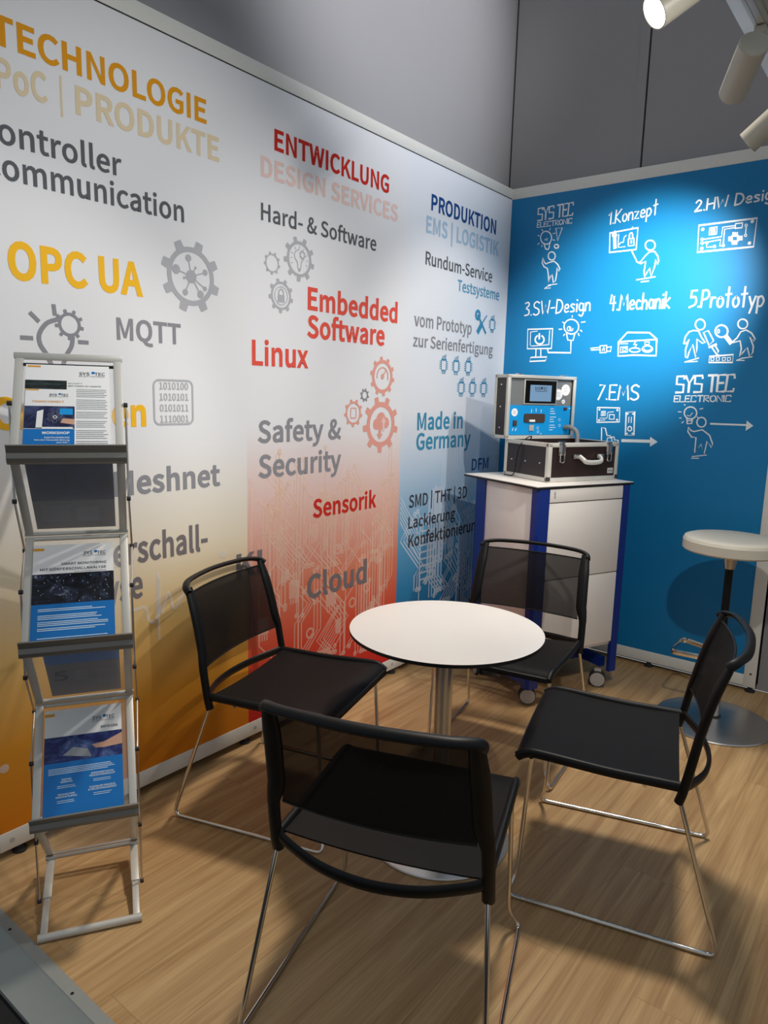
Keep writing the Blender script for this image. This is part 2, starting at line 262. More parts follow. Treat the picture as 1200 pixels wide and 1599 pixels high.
# ------------------------------------------------------------------ lettering: outlines of a humanist sans, capitals 257 high
G = {
 ' ': (78, []),
 '%': (322, ['72,99 96,105 114,121 126,146 130,181 126,215 114,240 96,256 72,261 48,256 30,240 18,215 14,181 18,146 30,121 48,105','72,119 47,135 38,181 47,227 72,242 96,227 106,181 96,135','79,-5 101,-5 243,261 221,261','251,-5 275,1 293,17 305,42 309,77 305,111 293,136 275,152 251,157 227,152 209,136 197,111 193,77 197,42 209,17 227,1','251,15 226,31 216,77 226,123 251,138 275,123 285,77 275,31']),
 '&': (238, ['91,-5 132,3 165,25 195,6 224,-5 232,22 209,31 184,47 211,90 229,138 199,138 184,97 163,63 128,96 98,135 138,168 156,211 143,247 105,261 63,244 47,201 51,172 63,141 28,110 13,67 18,38 34,15 59,1','144,42 120,27 95,21 58,34 44,68 53,95 76,118 107,78','86,156 77,179 74,201 82,228 106,239 124,230 130,210 117,180']),
 '-': (121, ['16,86 106,86 106,110 16,110']),
 '.': (97, ['49,-5 65,2 72,20 65,37 49,44 32,37 26,20 32,2']),
 '0': (194, ['97,-5 130,4 156,29 172,70 177,129 172,187 156,229 130,253 97,261 64,253 39,229 23,187 18,129 23,70 39,29 64,4','97,21 77,28 62,47 52,81 48,129 52,177 62,211 77,230 97,236 117,230 133,211 143,177 146,129 143,81 133,47 117,28']),
 '1': (194, ['31,0 172,0 172,27 120,27 120,257 96,257 72,246 42,238 42,218 88,218 88,27 31,27']),
 '2': (194, ['15,0 177,0 177,28 106,28 64,25 137,108 165,186 159,217 144,241 121,256 90,261 47,251 14,224 33,206 57,227 86,235 121,221 133,185 126,150 104,112 68,68 15,19']),
 '3': (194, ['92,-5 124,0 151,15 168,38 175,69 159,112 120,134 120,136 153,158 166,197 160,224 145,244 121,257 91,261 52,253 20,231 37,210 61,228 90,235 122,224 133,195 130,175 118,160 96,149 62,146 62,121 100,117 125,107 138,91 142,70 128,35 90,22 53,31 27,51 10,31 42,6']),
 '4': (194, ['119,0 149,0 149,71 183,71 183,96 149,96 149,257 114,257 7,92 7,71 119,71','119,96 40,96 99,184 119,222 121,222 119,175']),
 '5': (194, ['92,-5 123,1 150,18 169,46 176,83 170,120 153,146 128,160 98,165 78,163 60,155 67,229 163,229 163,257 39,257 30,137 47,126 68,137 90,141 129,126 143,83 127,38 89,22 51,31 26,50 9,29 42,6']),
 '6': (194, ['105,-5 134,1 157,18 173,45 179,79 174,114 160,139 137,154 108,159 77,151 50,129 56,179 70,212 91,229 116,235 138,230 157,215 175,235 149,254 114,261 79,254 48,230 27,187 20,123 26,67 44,27 71,3','50,103 77,128 103,136 137,120 149,79 136,37 105,21 84,26 67,42 56,68']),
 '7': (194, ['69,0 103,0 108,69 119,127 141,182 178,237 178,257 17,257 17,229 142,229 110,178 88,125 75,67']),
 '8': (194, ['98,-5 131,1 156,15 172,36 178,62 165,104 135,129 135,131 158,156 169,193 164,220 150,242 128,256 99,261 71,256 49,243 34,222 28,195 39,161 63,136 63,135 31,107 16,64 22,36 39,15 65,1','116,139 75,160 57,195 69,225 98,237 130,224 142,191 135,164','98,19 60,33 44,67 54,100 80,125 127,101 148,63 134,31']),
 '9': (194, ['82,-5 117,3 147,28 168,73 175,139 169,193 151,231 123,254 89,261 61,255 37,238 21,212 15,178 20,143 35,118 57,102 86,97 118,106 145,129 139,78 125,45 105,28 81,22 57,27 38,42 20,22 46,3','145,155 118,129 91,121 57,137 46,178 58,220 89,236 111,231 128,216 139,190']),
 'A': (213, ['1,0 34,0 59,78 153,78 177,0 211,0 124,257 88,257','67,104 106,226 145,104']),
 'B': (230, ['35,0 117,0 156,5 187,19 207,42 214,75 200,117 162,137 162,138 190,159 200,194 193,223 175,242 147,253 111,257 35,257','68,148 68,231 107,231 153,222 168,190 153,159 106,148','68,26 68,123 112,123 142,120 164,111 178,97 182,76 178,54 164,38 142,29 112,26']),
 'C': (223, ['132,-5 176,5 211,32 193,53 166,32 133,24 100,31 75,52 59,85 54,129 59,172 76,205 101,226 134,233 164,226 187,209 204,230 175,252 134,261 89,252 53,226 29,184 20,128 29,72 52,31 88,4']),
 'D': (241, ['35,0 101,0 152,9 190,34 212,75 220,129 212,184 189,224 152,248 99,257 35,257','68,27 68,230 97,230 136,224 165,204 181,172 187,129 181,86 165,54 136,34 97,27']),
 'E': (206, ['35,0 187,0 187,28 68,28 68,121 165,121 165,149 68,149 68,229 183,229 183,257 35,257']),
 'F': (193, ['35,0 68,0 68,115 166,115 166,143 68,143 68,229 183,229 183,257 35,257']),
 'G': (241, ['136,-5 182,4 215,25 215,133 131,133 131,106 186,106 186,39 165,28 139,24 103,31 76,52 59,85 54,129 60,172 77,205 104,226 139,233 171,226 194,209 212,230 183,251 138,261 91,252 54,226 29,184 20,128 29,72 53,31 90,4']),
 'H': (255, ['35,0 68,0 68,121 187,121 187,0 220,0 220,257 187,257 187,149 68,149 68,257 35,257']),
 'I': (103, ['35,0 68,0 68,257 35,257']),
 'J': (187, ['83,-5 115,2 137,19 150,44 154,75 154,257 121,257 121,78 111,37 80,24 55,31 35,53 12,36 41,6']),
 'K': (226, ['35,0 68,0 68,81 112,134 189,0 225,0 132,159 213,257 176,257 68,128 68,128 68,257 35,257']),
 'L': (190, ['35,0 180,0 180,28 68,28 68,257 35,257']),
 'M': (284, ['35,0 66,0 66,205 131,26 153,26 218,205 218,0 249,0 249,257 210,257 142,64 74,257 35,257']),
 'N': (253, ['35,0 66,0 66,205 185,0 218,0 218,257 187,257 187,52 68,257 35,257']),
 'O': (260, ['130,-5 174,5 209,31 231,74 239,129 231,185 209,226 174,252 130,261 86,252 51,226 28,185 20,129 28,74 51,31 86,5','130,24 98,31 74,52 59,86 54,129 59,172 74,205 98,226 130,233 161,226 185,205 201,172 206,129 201,86 185,52 161,31']),
 'P': (222, ['35,0 68,0 68,102 110,102 148,107 178,121 198,146 204,181 198,217 178,240 148,253 109,257 35,257','68,129 68,230 104,230 134,228 155,220 168,205 172,181 168,158 156,141 135,132 106,129']),
 'Q': (260, ['130,22 98,30 74,51 59,85 54,129 59,172 74,205 98,226 130,233 161,226 185,205 201,172 206,129 201,85 185,51 161,30','208,-64 230,-63 245,-58 239,-34 212,-37 174,-29 149,-3 186,11 215,39 233,79 239,129 231,185 209,226 174,252 130,261 86,252 51,226 28,185 20,129 27,78 46,38 76,10 114,-4 149,-47']),
 'R': (222, ['68,135 68,230 111,230 137,228 157,220 169,206 173,185 169,163 157,147 137,138 111,135','176,0 213,0 147,112 189,137 205,185 199,219 180,241 152,253 116,257 35,257 35,0 68,0 68,109 114,109']),
 'S': (209, ['106,-5 143,1 170,17 188,40 194,68 178,112 141,137 104,153 75,168 62,196 75,223 110,233 142,226 168,209 185,230 152,252 110,261 77,256 52,242 35,221 29,193 46,150 81,127 118,111 148,94 161,65 146,35 107,24 68,33 36,56 17,33 56,6']),
 'T': (210, ['89,0 121,0 121,229 199,229 199,257 11,257 11,229 89,229']),
 'U': (252, ['126,-5 163,1 192,20 211,54 218,106 218,257 187,257 187,105 183,66 170,41 150,28 126,24 103,28 84,41 71,66 67,105 67,257 34,257 34,106 41,54 61,20 90,1']),
 'V': (201, ['82,0 120,0 201,257 168,257 127,118 102,33 101,33 76,118 34,257 0,257']),
 'W': (307, ['63,0 102,0 140,155 153,213 154,213 167,155 206,0 245,0 298,257 267,257 239,117 225,34 223,34 205,117 169,257 140,257 104,117 86,34 85,34 69,117 42,257 9,257']),
 'X': (201, ['6,0 40,0 77,69 98,111 99,111 121,69 159,0 195,0 120,131 190,257 156,257 121,191 103,153 102,153 82,191 47,257 11,257 81,133']),
 'Y': (186, ['77,0 109,0 109,99 186,257 153,257 120,184 94,128 92,128 67,184 34,257 0,257 77,99']),
 'Z': (211, ['18,0 195,0 195,28 57,28 193,237 193,257 30,257 30,229 153,229 18,20']),
 'a': (197, ['76,-5 109,3 139,23 140,23 143,0 169,0 169,117 165,149 154,174 133,189 103,195 61,187 29,170 41,148 67,162 98,168 129,154 137,120 85,111 49,97 28,77 21,49 36,10','85,21 61,28 51,51 70,82 137,99 137,46 111,28']),
 'b': (216, ['116,-5 147,2 173,22 192,55 199,98 194,138 179,169 155,188 123,195 92,187 63,168 64,202 64,279 32,279 32,0 58,0 61,20 62,20 89,2','111,22 89,27 64,42 64,142 90,161 115,168 138,163 154,149 163,127 165,98 161,66 150,42 132,28']),
 'c': (179, ['107,-5 140,2 169,19 155,41 134,28 110,22 86,27 67,42 55,65 51,95 56,125 68,148 87,163 111,168 131,164 149,152 165,173 142,188 110,195 75,188 46,169 26,137 18,95 25,53 44,22 72,2']),
 'd': (217, ['97,-5 129,3 155,22 156,22 159,0 185,0 185,279 153,279 153,206 154,173 130,189 101,195 70,188 43,168 25,137 19,95 24,53 40,21 65,2','104,22 82,27 65,42 55,65 51,95 56,125 68,148 85,163 106,168 130,163 153,148 153,48 129,29']),
 'e': (194, ['109,-5 144,1 172,15 160,36 138,25 113,21 88,26 68,39 55,60 50,88 178,88 179,106 174,143 160,171 136,189 103,195 72,188 44,168 25,137 18,95 25,53 45,22 74,2','49,110 68,154 104,169 139,154 151,110']),
 'f': (114, ['12,164 37,164 37,0 69,0 69,164 110,164 110,190 69,190 69,220 76,248 96,258 118,252 125,277 110,282 93,283 68,279 51,266 41,247 37,221 37,190 12,188']),
 'g': (197, ['96,-88 136,-82 166,-68 186,-47 193,-22 188,-1 176,13 155,21 126,23 89,23 63,29 56,44 59,57 68,67 82,62 96,60 123,65 145,78 160,99 166,126 161,149 150,166 189,166 189,190 123,190 96,195 69,190 46,177 31,155 25,127 33,97 50,76 50,75 35,60 29,39 34,20 46,8 46,6 25,-13 18,-37 24,-58 40,-74 65,-84','96,82 68,94 56,127 68,160 96,172 125,160 137,127 125,94','101,-65 60,-56 46,-32 50,-16 65,0 90,-3 123,-3 151,-8 161,-27 145,-54']),
 'h': (213, ['32,0 64,0 64,138 90,160 116,167 144,155 152,116 152,0 184,0 184,120 181,152 170,176 152,190 126,195 91,186 63,163 64,202 64,279 32,279']),
 'i': (96, ['32,0 64,0 64,190 32,190','48,229 64,235 70,251 64,266 48,271 33,266 27,251 33,235']),
 'k': (193, ['32,0 64,0 64,50 99,92 155,0 190,0 118,113 181,190 146,190 65,90 64,90 64,279 32,279']),
 'l': (99, ['66,-5 84,-2 80,23 73,22 67,25 64,36 64,279 32,279 32,38 40,7']),
 'm': (324, ['32,0 64,0 64,138 89,160 112,167 139,155 147,116 147,0 179,0 179,138 204,160 227,167 254,155 263,116 263,0 294,0 294,120 291,152 280,176 262,190 237,195 204,185 174,159 156,185 121,195 90,186 62,162 62,162 58,190 32,190']),
 'n': (214, ['32,0 64,0 64,138 90,160 116,167 144,155 152,116 152,0 184,0 184,120 181,152 170,176 152,190 126,195 91,186 62,162 62,162 58,190 32,190']),
 'o': (212, ['106,-5 139,2 167,22 187,53 194,95 187,137 167,169 139,188 106,195 73,188 45,169 25,137 18,95 25,53 45,22 73,2','106,22 84,27 66,42 55,65 51,95 55,125 66,148 84,163 106,168 129,163 146,148 157,125 161,95 157,65 146,42 129,27']),
 'p': (217, ['32,-80 64,-80 64,-16 63,18 90,1 116,-5 147,2 173,22 192,55 199,98 194,138 179,169 155,188 123,195 91,187 62,168 62,168 58,190 32,190','111,22 89,27 64,42 64,142 91,161 115,168 138,163 154,149 163,127 165,98 161,66 150,42 132,28']),
 'r': (136, ['32,0 64,0 64,122 87,156 112,166 131,163 137,191 116,195 86,184 62,155 62,155 58,190 32,190']),
 's': (164, ['82,-5 112,0 133,12 146,30 151,52 132,90 93,110 65,122 52,143 61,162 88,170 111,165 131,153 146,173 120,189 87,195 39,179 22,141 39,105 77,86 107,72 120,50 111,29 83,20 53,27 27,43 11,22 43,3']),
 't': (132, ['92,-5 127,2 121,27 99,21 76,31 70,58 70,164 121,164 121,190 70,190 70,244 43,244 40,190 9,188 9,164 38,164 38,59 41,33 50,13 66,0']),
 'u': (213, ['88,-5 122,5 151,30 152,30 154,0 181,0 181,190 149,190 149,55 124,31 97,23 70,35 62,74 62,190 29,190 29,70 33,38 44,14 62,0']),
 'v': (182, ['73,0 111,0 178,190 146,190 110,82 93,26 91,26 74,82 38,190 5,190']),
 'w': (281, ['62,0 99,0 126,102 139,157 141,157 154,103 181,0 220,0 272,190 241,190 213,80 202,27 200,27 187,80 157,190 126,190 96,80 83,27 82,27 70,80 42,190 9,190']),
 'x': (174, ['5,0 39,0 64,44 84,78 85,78 106,44 134,0 169,0 106,96 164,190 131,190 107,148 91,117 89,117 70,148 45,190 10,190 68,99']),
 'y': (182, ['35,-82 80,-63 106,-16 178,190 147,190 112,85 97,31 95,31 76,85 38,190 5,190 81,0 77,-15 60,-44 34,-56 19,-53 13,-78']),
 'z': (166, ['12,0 156,0 156,26 53,26 153,173 153,190 23,190 23,164 112,164 12,17']),
 '|': (95, ['36,-98 58,-98 58,293 36,293']),
 'Ö': (260, ['130,-5 174,5 209,31 231,74 239,129 231,185 209,226 174,252 130,261 86,252 51,226 28,185 20,129 28,74 51,31 86,5','130,24 98,31 74,52 59,86 54,129 59,172 74,205 98,226 130,233 161,226 185,205 201,172 206,129 201,86 185,52 161,31','90,280 103,285 109,299 103,313 90,318 76,313 71,299 76,285','170,280 184,285 189,299 184,313 170,318 156,313 151,299 156,285']),
 'ö': (212, ['106,-5 139,2 167,22 187,53 194,95 187,137 167,169 139,188 106,195 73,188 45,169 25,137 18,95 25,53 45,22 73,2','106,22 84,27 66,42 55,65 51,95 55,125 66,148 84,163 106,168 129,163 146,148 157,125 161,95 157,65 146,42 129,27','69,230 82,236 88,249 82,263 69,269 55,263 49,249 55,236','144,230 157,236 163,249 157,263 144,269 130,263 124,249 130,236']),
}
from mathutils.geometry import tessellate_polygon
CACHE = {}
def _area(q):
    p = [tuple(map(int, t.split(','))) for t in q.split()]
    return sum(p[i-1][0]*p[i][1]-p[i][0]*p[i-1][1] for i in range(len(p)))
SIGN = 1 if _area(G['I'][1][0]) > 0 else -1
def glyph(ch, off):
    key = (ch, round(off))
    if key not in CACHE:
        w, loops = G[ch]; L = []
        for q in loops:
            p = [tuple(map(int, t.split(','))) for t in q.split()]; n = len(p); o = []
            for i in range(n):
                a, b, c = Vector(p[i-1]), Vector(p[i]), Vector(p[(i+1) % n]); d1 = (b-a); d2 = (c-b)
                if d1.length < 1e-6 or d2.length < 1e-6: o.append(b.to_3d()); continue
                d1.normalize(); d2.normalize(); n1 = Vector((d1.y, -d1.x)); n2 = Vector((d2.y, -d2.x)); m = n1+n2
                m = m*(1/max(0.55, m.dot(n1))) if m.length > 0.2 else n1
                o.append((b+m*off).to_3d())
            L.append(o)
        vs = []; fs = []
        outer = [q for q, t in zip(L, loops) if _area(t)*SIGN > 0]; holes = [q for q, t in zip(L, loops) if _area(t)*SIGN < 0]
        for q in outer:
            x0, x1, y0, y1 = min(v.x for v in q), max(v.x for v in q), min(v.y for v in q), max(v.y for v in q)
            grp = [q]+[h for h in holes if x0 <= h[0].x <= x1 and y0 <= h[0].y <= y1]; k = len(vs)
            vs += [(v.x, v.y) for g_ in grp for v in g_]; fs += [[k+i for i in t] for t in tessellate_polygon(grp)]
        CACHE[key] = (w+0.8*off, vs, fs)
    return CACHE[key]
def glyphs(body, bold=0.0):
    """outline vertices and faces of a line of text, capitals 1 high"""
    v = []; f = []; x = 0; off = (max(bold, 0)*1.6+0.020)*257*SIGN
    for ch in body:
        w, gv, gf = glyph(ch, off); k = len(v)
        v += [((x+p[0])/257, p[1]/257) for p in gv]; f += [[k+i for i in t] for t in gf]; x += w
    return v, f
def lift(mb, mp):
    """each stroke of ink lies a hair above the one before"""
    mb.flat = True; mb.layer = (getattr(mb, 'layer', 0)+1) % 37
    o = Vector(mp(0, 0)); n = (Vector(mp(1, 0))-o).cross(Vector(mp(0, 1))-o).normalized()*(mb.layer*1.2e-5)
    return lambda x, y: Vector(mp(x, y))+n
def letter(mb, body, mp, x0, x1, y, cap, m, bold=0.0, slant=0):
    """write body on mp (x, y -> point) from x0 to x1 with its baseline at y and capitals cap high (x1 None: natural width)"""
    mp = lift(mb, mp); v, f = glyphs(body, bold); a = min(p[0] for p in v); b = max(p[0] for p in v); sy_ = cap
    sx = (x1-x0)/(b-a) if x1 is not None else sy_
    mb.add([mp(x0+(p[0]-a)*sx+slant*p[1]*sy_, y+p[1]*sy_) for p in v], f, m)
# flat ink: strokes, rings, gears
def ribbon(mb, pts, w, mp, m, closed=False):
    mp = lift(mb, mp)
    P = [Vector(p).to_2d() if len(p) == 3 else Vector(p) for p in pts]; n = len(P); vs = []
    for i in range(n):
        a = P[(i-1) % n] if (closed or i > 0) else P[i]; b = P[(i+1) % n] if (closed or i < n-1) else P[i]
        t = (b-a); t = t.normalized() if t.length > 1e-9 else Vector((1, 0)); q = Vector((-t.y, t.x))*w/2
        ext = t*w*0.3 if not closed and i in (0, n-1) else Vector((0, 0))
        e = P[i] + (ext if i else -ext)
        vs += [mp(*(e+q)), mp(*(e-q))]
    fs = [[2*i, 2*i+1, 2*((i+1) % n)+1, 2*((i+1) % n)] for i in range(n if closed else n-1)]
    mb.add(vs, fs, m)
def ring(mb, c, r0_, r1_, mp, m, n=32, ky=1):
    mp = lift(mb, mp); vs = []
    for i in range(n):
        a = 2*math.pi*i/n
        vs += [mp(c[0]+r0_*math.cos(a), c[1]+ky*r0_*math.sin(a)), mp(c[0]+r1_*math.cos(a), c[1]+ky*r1_*math.sin(a))]
    mb.add(vs, [[2*i, 2*i+1, 2*((i+1) % n)+1, 2*((i+1) % n)] for i in range(n)], m)
def poly(mb, pts, mp, m):
    mp = lift(mb, mp)
    mb.add([mp(*p) for p in pts], [list(range(len(pts)))], m)
def disc(mb, c, r, mp, m, n=24, ky=1): poly(mb, [(c[0]+r*math.cos(2*math.pi*i/n), c[1]+ky*r*math.sin(2*math.pi*i/n)) for i in range(n)], mp, m)
def gear(mb, c, R, mp, m, teeth=8, hole=0.72, root=0.83, ph=0.2):
    mp = lift(mb, mp); n = teeth*16; vs = []
    for i in range(n):
        q = (i % 16)/16; a = 2*math.pi*i/n+ph
        rr = R if 0.25 <= q <= 0.62 else R*root
        vs += [mp(c[0]+R*hole*math.cos(a), c[1]+R*hole*math.sin(a)), mp(c[0]+rr*math.cos(a), c[1]+rr*math.sin(a))]
    mb.add(vs, [[2*i, 2*i+1, 2*((i+1) % n)+1, 2*((i+1) % n)] for i in range(n)], m)
def rrect(x0, y0, x1, y1, r, n=4):
    out = []
    for cx_, cy_, a0 in ((x1-r, y1-r, 0), (x0+r, y1-r, 90), (x0+r, y0+r, 180), (x1-r, y0+r, 270)):
        out += [(cx_+r*math.cos(math.radians(a0+90*i/n)), cy_+r*math.sin(math.radians(a0+90*i/n))) for i in range(n+1)]
    return out
def ink(name, col, alpha=1.0): 
    if name not in M: M[name] = mat(name, srgb(*col), 0.75, alpha=alpha, spec=0.2)
    return name
# ================================================================== SETTING
TOP = 2.54
fl = MB().box((1.9, -1.5, -0.02), (4.2, 3.12, 0.04)).build('floor', 'wood'); tag(fl, kind='structure')
hf = MB().box((1.5, -3.6, -0.06), (9, 7, 0.04)).build('floor_hall', 'hall'); tag(hf, kind='structure')
tr = MB(); prof = [(-3.055, 0.003), (-3.085, 0.003), (-3.088, -0.0005), (-3.165, -0.028), (-3.165, -0.04), (-3.055, -0.04)]
tr.prism(prof, lambda y, z: (-0.2, y, z), lambda y, z: (4.0, y, z))
for x in (0.30, 0.62, 1.4, 2.2): tr.lathe([(0.004, 0.0), (0.004, 0.0012), (0, 0.0014)], (x, -3.075, 0.003), 10, 'seam')
tag(tr.build('trim_1', 'ramp'), kind='structure')

# upper walls of the neighbouring stand behind the frames
uw = MB().box((-0.10, -1.5, 1.95), (0.06, 3.2, 3.9)).build('wall_behind_left', 'upper'); tag(uw, kind='structure')
sm = MB()
for y in (-2.62,): sm.box((-0.0695, y, 3.25), (0.002, 0.005, 1.3))
sm.build('panel_seam', 'seam', uw)
ub = MB().box((1.6, 0.10, 1.95), (3.46, 0.06, 3.9)).build('wall_behind_back', 'upper'); tag(ub, kind='structure')
sm = MB()
for x in (-0.060, 0.700, 1.70): sm.box((x, 0.0695, 3.25), (0.006, 0.002, 1.3))
sm.build('panel_seam', 'seam', ub)
pf = MB()
for x in (0.672, 1.672): pf.box((x, 0.0685, 3.25), (0.045, 0.006, 1.3))
pf.build('panel_profile', 'upper', ub)

# ---------------------------------------------------- left wall with three printed panels
wl = MB().box((-0.033, -1.482, 1.315), (0.06, 2.964, 2.56)).build('wall_left', 'frame_white'); tag(wl, kind='structure')
MB().box((-0.018, -1.482, 2.5705), (0.044, 2.97, 0.053), bev=0.003).build('top_rail', 'frame_white', wl)
MB().box((-0.018, -1.482, 2.542), (0.039, 2.964, 0.006)).build('shadow_gap', 'seam', wl)
br = MB().box((-0.018, -1.482, 0.0605), (0.044, 2.97, 0.06), bev=0.003)
for y in (-2.93, -1.02, -1.95): br.lathe([(0.008, 0), (0.008, 0.0012), (0, 0.0016)], (0.004, y, 0.06), 12, 'greyplastic', Matrix.Rotation(math.pi/2, 3, 'Y'))
br.build('bottom_rail', 'frame_white', wl)
for y in (-2.9, -1.985, -0.995, -0.1): MB().lathe([(0.022, 0.0), (0.022, 0.008), (0.012, 0.012), (0.012, 0.032)], (-0.02, y, 0.0), 20).build('foot', 'rubber', wl)
P1, P2, P3 = (-2.962, -1.983), (-1.983, -0.999), (-0.999, -0.002)
def panel_base(y0, y1, m, eps=0.0):
    b = MB(); b.flat = True; b.box((0.000, (y0+y1)/2, (0.09+TOP)/2), (0.004, y1-y0, TOP-0.09), m=m); return b
ramp_mat_y = ramp_mat('yellow_print_and_shade', [(0.08, (214, 124, 14)), (0.35, (222, 152, 46)), (0.62, (226, 188, 118)), (0.90, (228, 216, 194)), (1.25, (228, 228, 230))])  # print gradient, its lower colours also darkened for the weaker light there
ramp_mat_r = ramp_mat('red_panel_print', [(0.08, (200, 34, 32)), (0.36, (212, 74, 50)), (0.62, (216, 122, 92)), (0.95, (226, 186, 174)), (1.30, (228, 228, 231))])
ramp_mat_b = ramp_mat('blue_panel_print', [(0.08, (20, 92, 152)), (0.45, (50, 130, 178)), (0.75, (104, 164, 202)), (1.05, (186, 206, 226)), (1.35, (226, 228, 233))])
pm = {1: panel_base(*P1, ramp_mat_y), 2: panel_base(*P2, ramp_mat_r), 3: panel_base(*P3, ramp_mat_b)}
LW = lambda e: (lambda y, z: (0.002+e, y, z))
L1, L0, L2 = LW(0.0010), LW(0.0005), LW(0.0015)
def walltext(k, body, bl, br_, top, m, bold=0.014):
    y0, z0 = at_left(*bl); y1, z1 = at_left(*br_); zt = at_left(*top)[1]
    letter(pm[k], body, L1, y0, y1, (z0+z1)/2, zt-z0, m, bold)
ink('ink_amber', (222, 150, 20)); ink('ink_beige', (222, 204, 170)); ink('ink_slate', (92, 95, 100)); ink('ink_grey', (140, 140, 146)); ink('ink_yellow', (244, 186, 40))
ink('ink_palegrey', (176, 177, 182)); ink('ink_red', (200, 42, 32)); ink('ink_palepink', (232, 200, 192)); ink('ink_coral', (224, 84, 70)); ink('ink_salmon', (224, 158, 144))
ink('ink_navy', (26, 72, 132)); ink('ink_paleblue', (168, 194, 214)); ink('ink_teal', (84, 152, 182)); ink('ink_blue', (60, 140, 176)); ink('ink_darkblue', (32, 92, 146)); ink('ink_warmgrey', (120, 112, 114))
ink('ink_charcoal', (64, 62, 70)); ink('ink_veil', (250, 222, 200), 0.40); ink('ink_veil_blue', (228, 238, 250), 0.62); ink('ink_line', (240, 236, 232), 0.5)
walltext(1, 'TECHNOLOGIE', (-14, 66), (322, 192), (33, 40.5), 'ink_amber')
# two-part heading so that the bar stays thin
y0, z0 = at_left(118, 178); y1, z1 = at_left(342, 251); zt = at_left(117, 136)[1]
letter(pm[1], 'PRODUKTE', L1, y0, y1, (z0+z1)/2, zt-z0, 'ink_beige', 0.014)
zz = (z0+z1)/2; cap = zt-z0; yb = at_left(95, 150)[0]; yc = at_left(74, 150)[0]
letter(pm[1], 'PoC', L1, yc-cap*1.93, yc, zz, cap, 'ink_beige', 0.014)
ribbon(pm[1], [(yb, zz-cap*0.3), (yb, zz+cap*1.15)], 0.006, L1, 'ink_beige')
walltext(1, 'Controller', (-39, 206), (190, 281), (-39, 166), 'ink_slate', 0.006)
walltext(1, 'Communication', (-30, 268), (287, 349), (-30, 228), 'ink_slate', 0.006)
walltext(1, 'OPC UA', (13, 433), (223, 461), (64, 387), 'ink_yellow', 0.022)
walltext(1, 'MQTT', (182, 529.5), (282, 537), (181, 497), 'ink_grey', 0.012)
walltext(1, 'CANopen', (-12, 669), (228, 664), (-12, 622), 'ink_yellow', 0.022)
walltext(1, 'Meshnet', (178, 774), (343.5, 757), (178, 738), 'ink_grey', 0.016)
walltext(1, 'Körperschall-', (78, 896), (324, 863), (78, 852), 'ink_warmgrey', 0.014)
walltext(1, 'analyse', (84, 956), (223, 936), (84, 912), 'ink_warmgrey', 0.014)
walltext(2, 'ENTWICKLUNG', (428, 234), (607, 301), (428, 203), 'ink_red', 0.016)
walltext(2, 'DESIGN SERVICES', (407, 275), (621, 345), (407, 245), 'ink_palepink', 0.014)
walltext(2, 'Hard- & Software', (407, 344), (587, 391), (407, 318), 'ink_slate', 0.004)
walltext(2, 'Embedded', (480, 483), (620, 503), (480, 450), 'ink_coral', 0.018)
walltext(2, 'Software', (479, 527), (600, 538), (479, 494), 'ink_coral', 0.018)
walltext(2, 'Linux', (393, 570), (481, 573), (393, 533), 'ink_coral', 0.014)
walltext(2, 'Safety &', (402, 690), (532, 685), (402, 657), 'ink_grey', 0.012)
walltext(2, 'Security', (403, 744), (532, 734.5), (403, 710), 'ink_grey', 0.012)
walltext(2, 'Sensorik', (488, 807), (587, 792), (488, 780), 'ink_red', 0.014)
walltext(2, 'Cloud', (479, 933), (572, 910), (479, 898), 'ink_warmgrey', 0.016)
walltext(2, 'KI', (369, 902), (409, 893), (369, 867), 'ink_warmgrey', 0.014)
walltext(3, 'PRODUKTION', (673, 328), (774, 365), (673, 304), 'ink_navy', 0.016)
y0, z0 = at_left(665, 364); y1, z1 = at_left(778, 398); zt = at_left(665, 339)[1]
letter(pm[3], 'EMS | LOGISTIK', L1, y0, y1, (z0+z1)/2, zt-z0, 'ink_paleblue', 0.014)
walltext(3, 'Rundum-Service', (664, 414), (768, 439.5), (664, 394), 'ink_slate', 0.004)
walltext(3, 'Testsysteme', (714, 455), (779, 468), (714, 438), 'ink_teal', 0.006)
walltext(3, 'vom Prototyp', (646, 510), (736, 521), (682, 496), 'ink_grey', 0.008)
walltext(3, 'zur Serienfertigung', (644.5, 542), (769, 553.5), (672.5, 527), 'ink_grey', 0.006)
walltext(3, 'Made in', (651, 671), (722, 668), (651, 645.5), 'ink_blue', 0.012)
walltext(3, 'Germany', (649.4, 701), (734, 697), (649.4, 676), 'ink_blue', 0.012)
walltext(3, 'DFM', (736, 733), (762, 732), (736, 716), 'ink_darkblue', 0.008)
walltext(3, 'SMD | THT | 3D', (638, 791), (728.5, 778), (638, 772), 'ink_charcoal', 0.004)
walltext(3, 'Lackierung', (637, 823), (710, 811.5), (637, 805.5), 'ink_charcoal', 0.006)
walltext(3, 'Konfektionierung', (637, 853), (749, 827.5), (637, 834.5), 'ink_charcoal', 0.010)
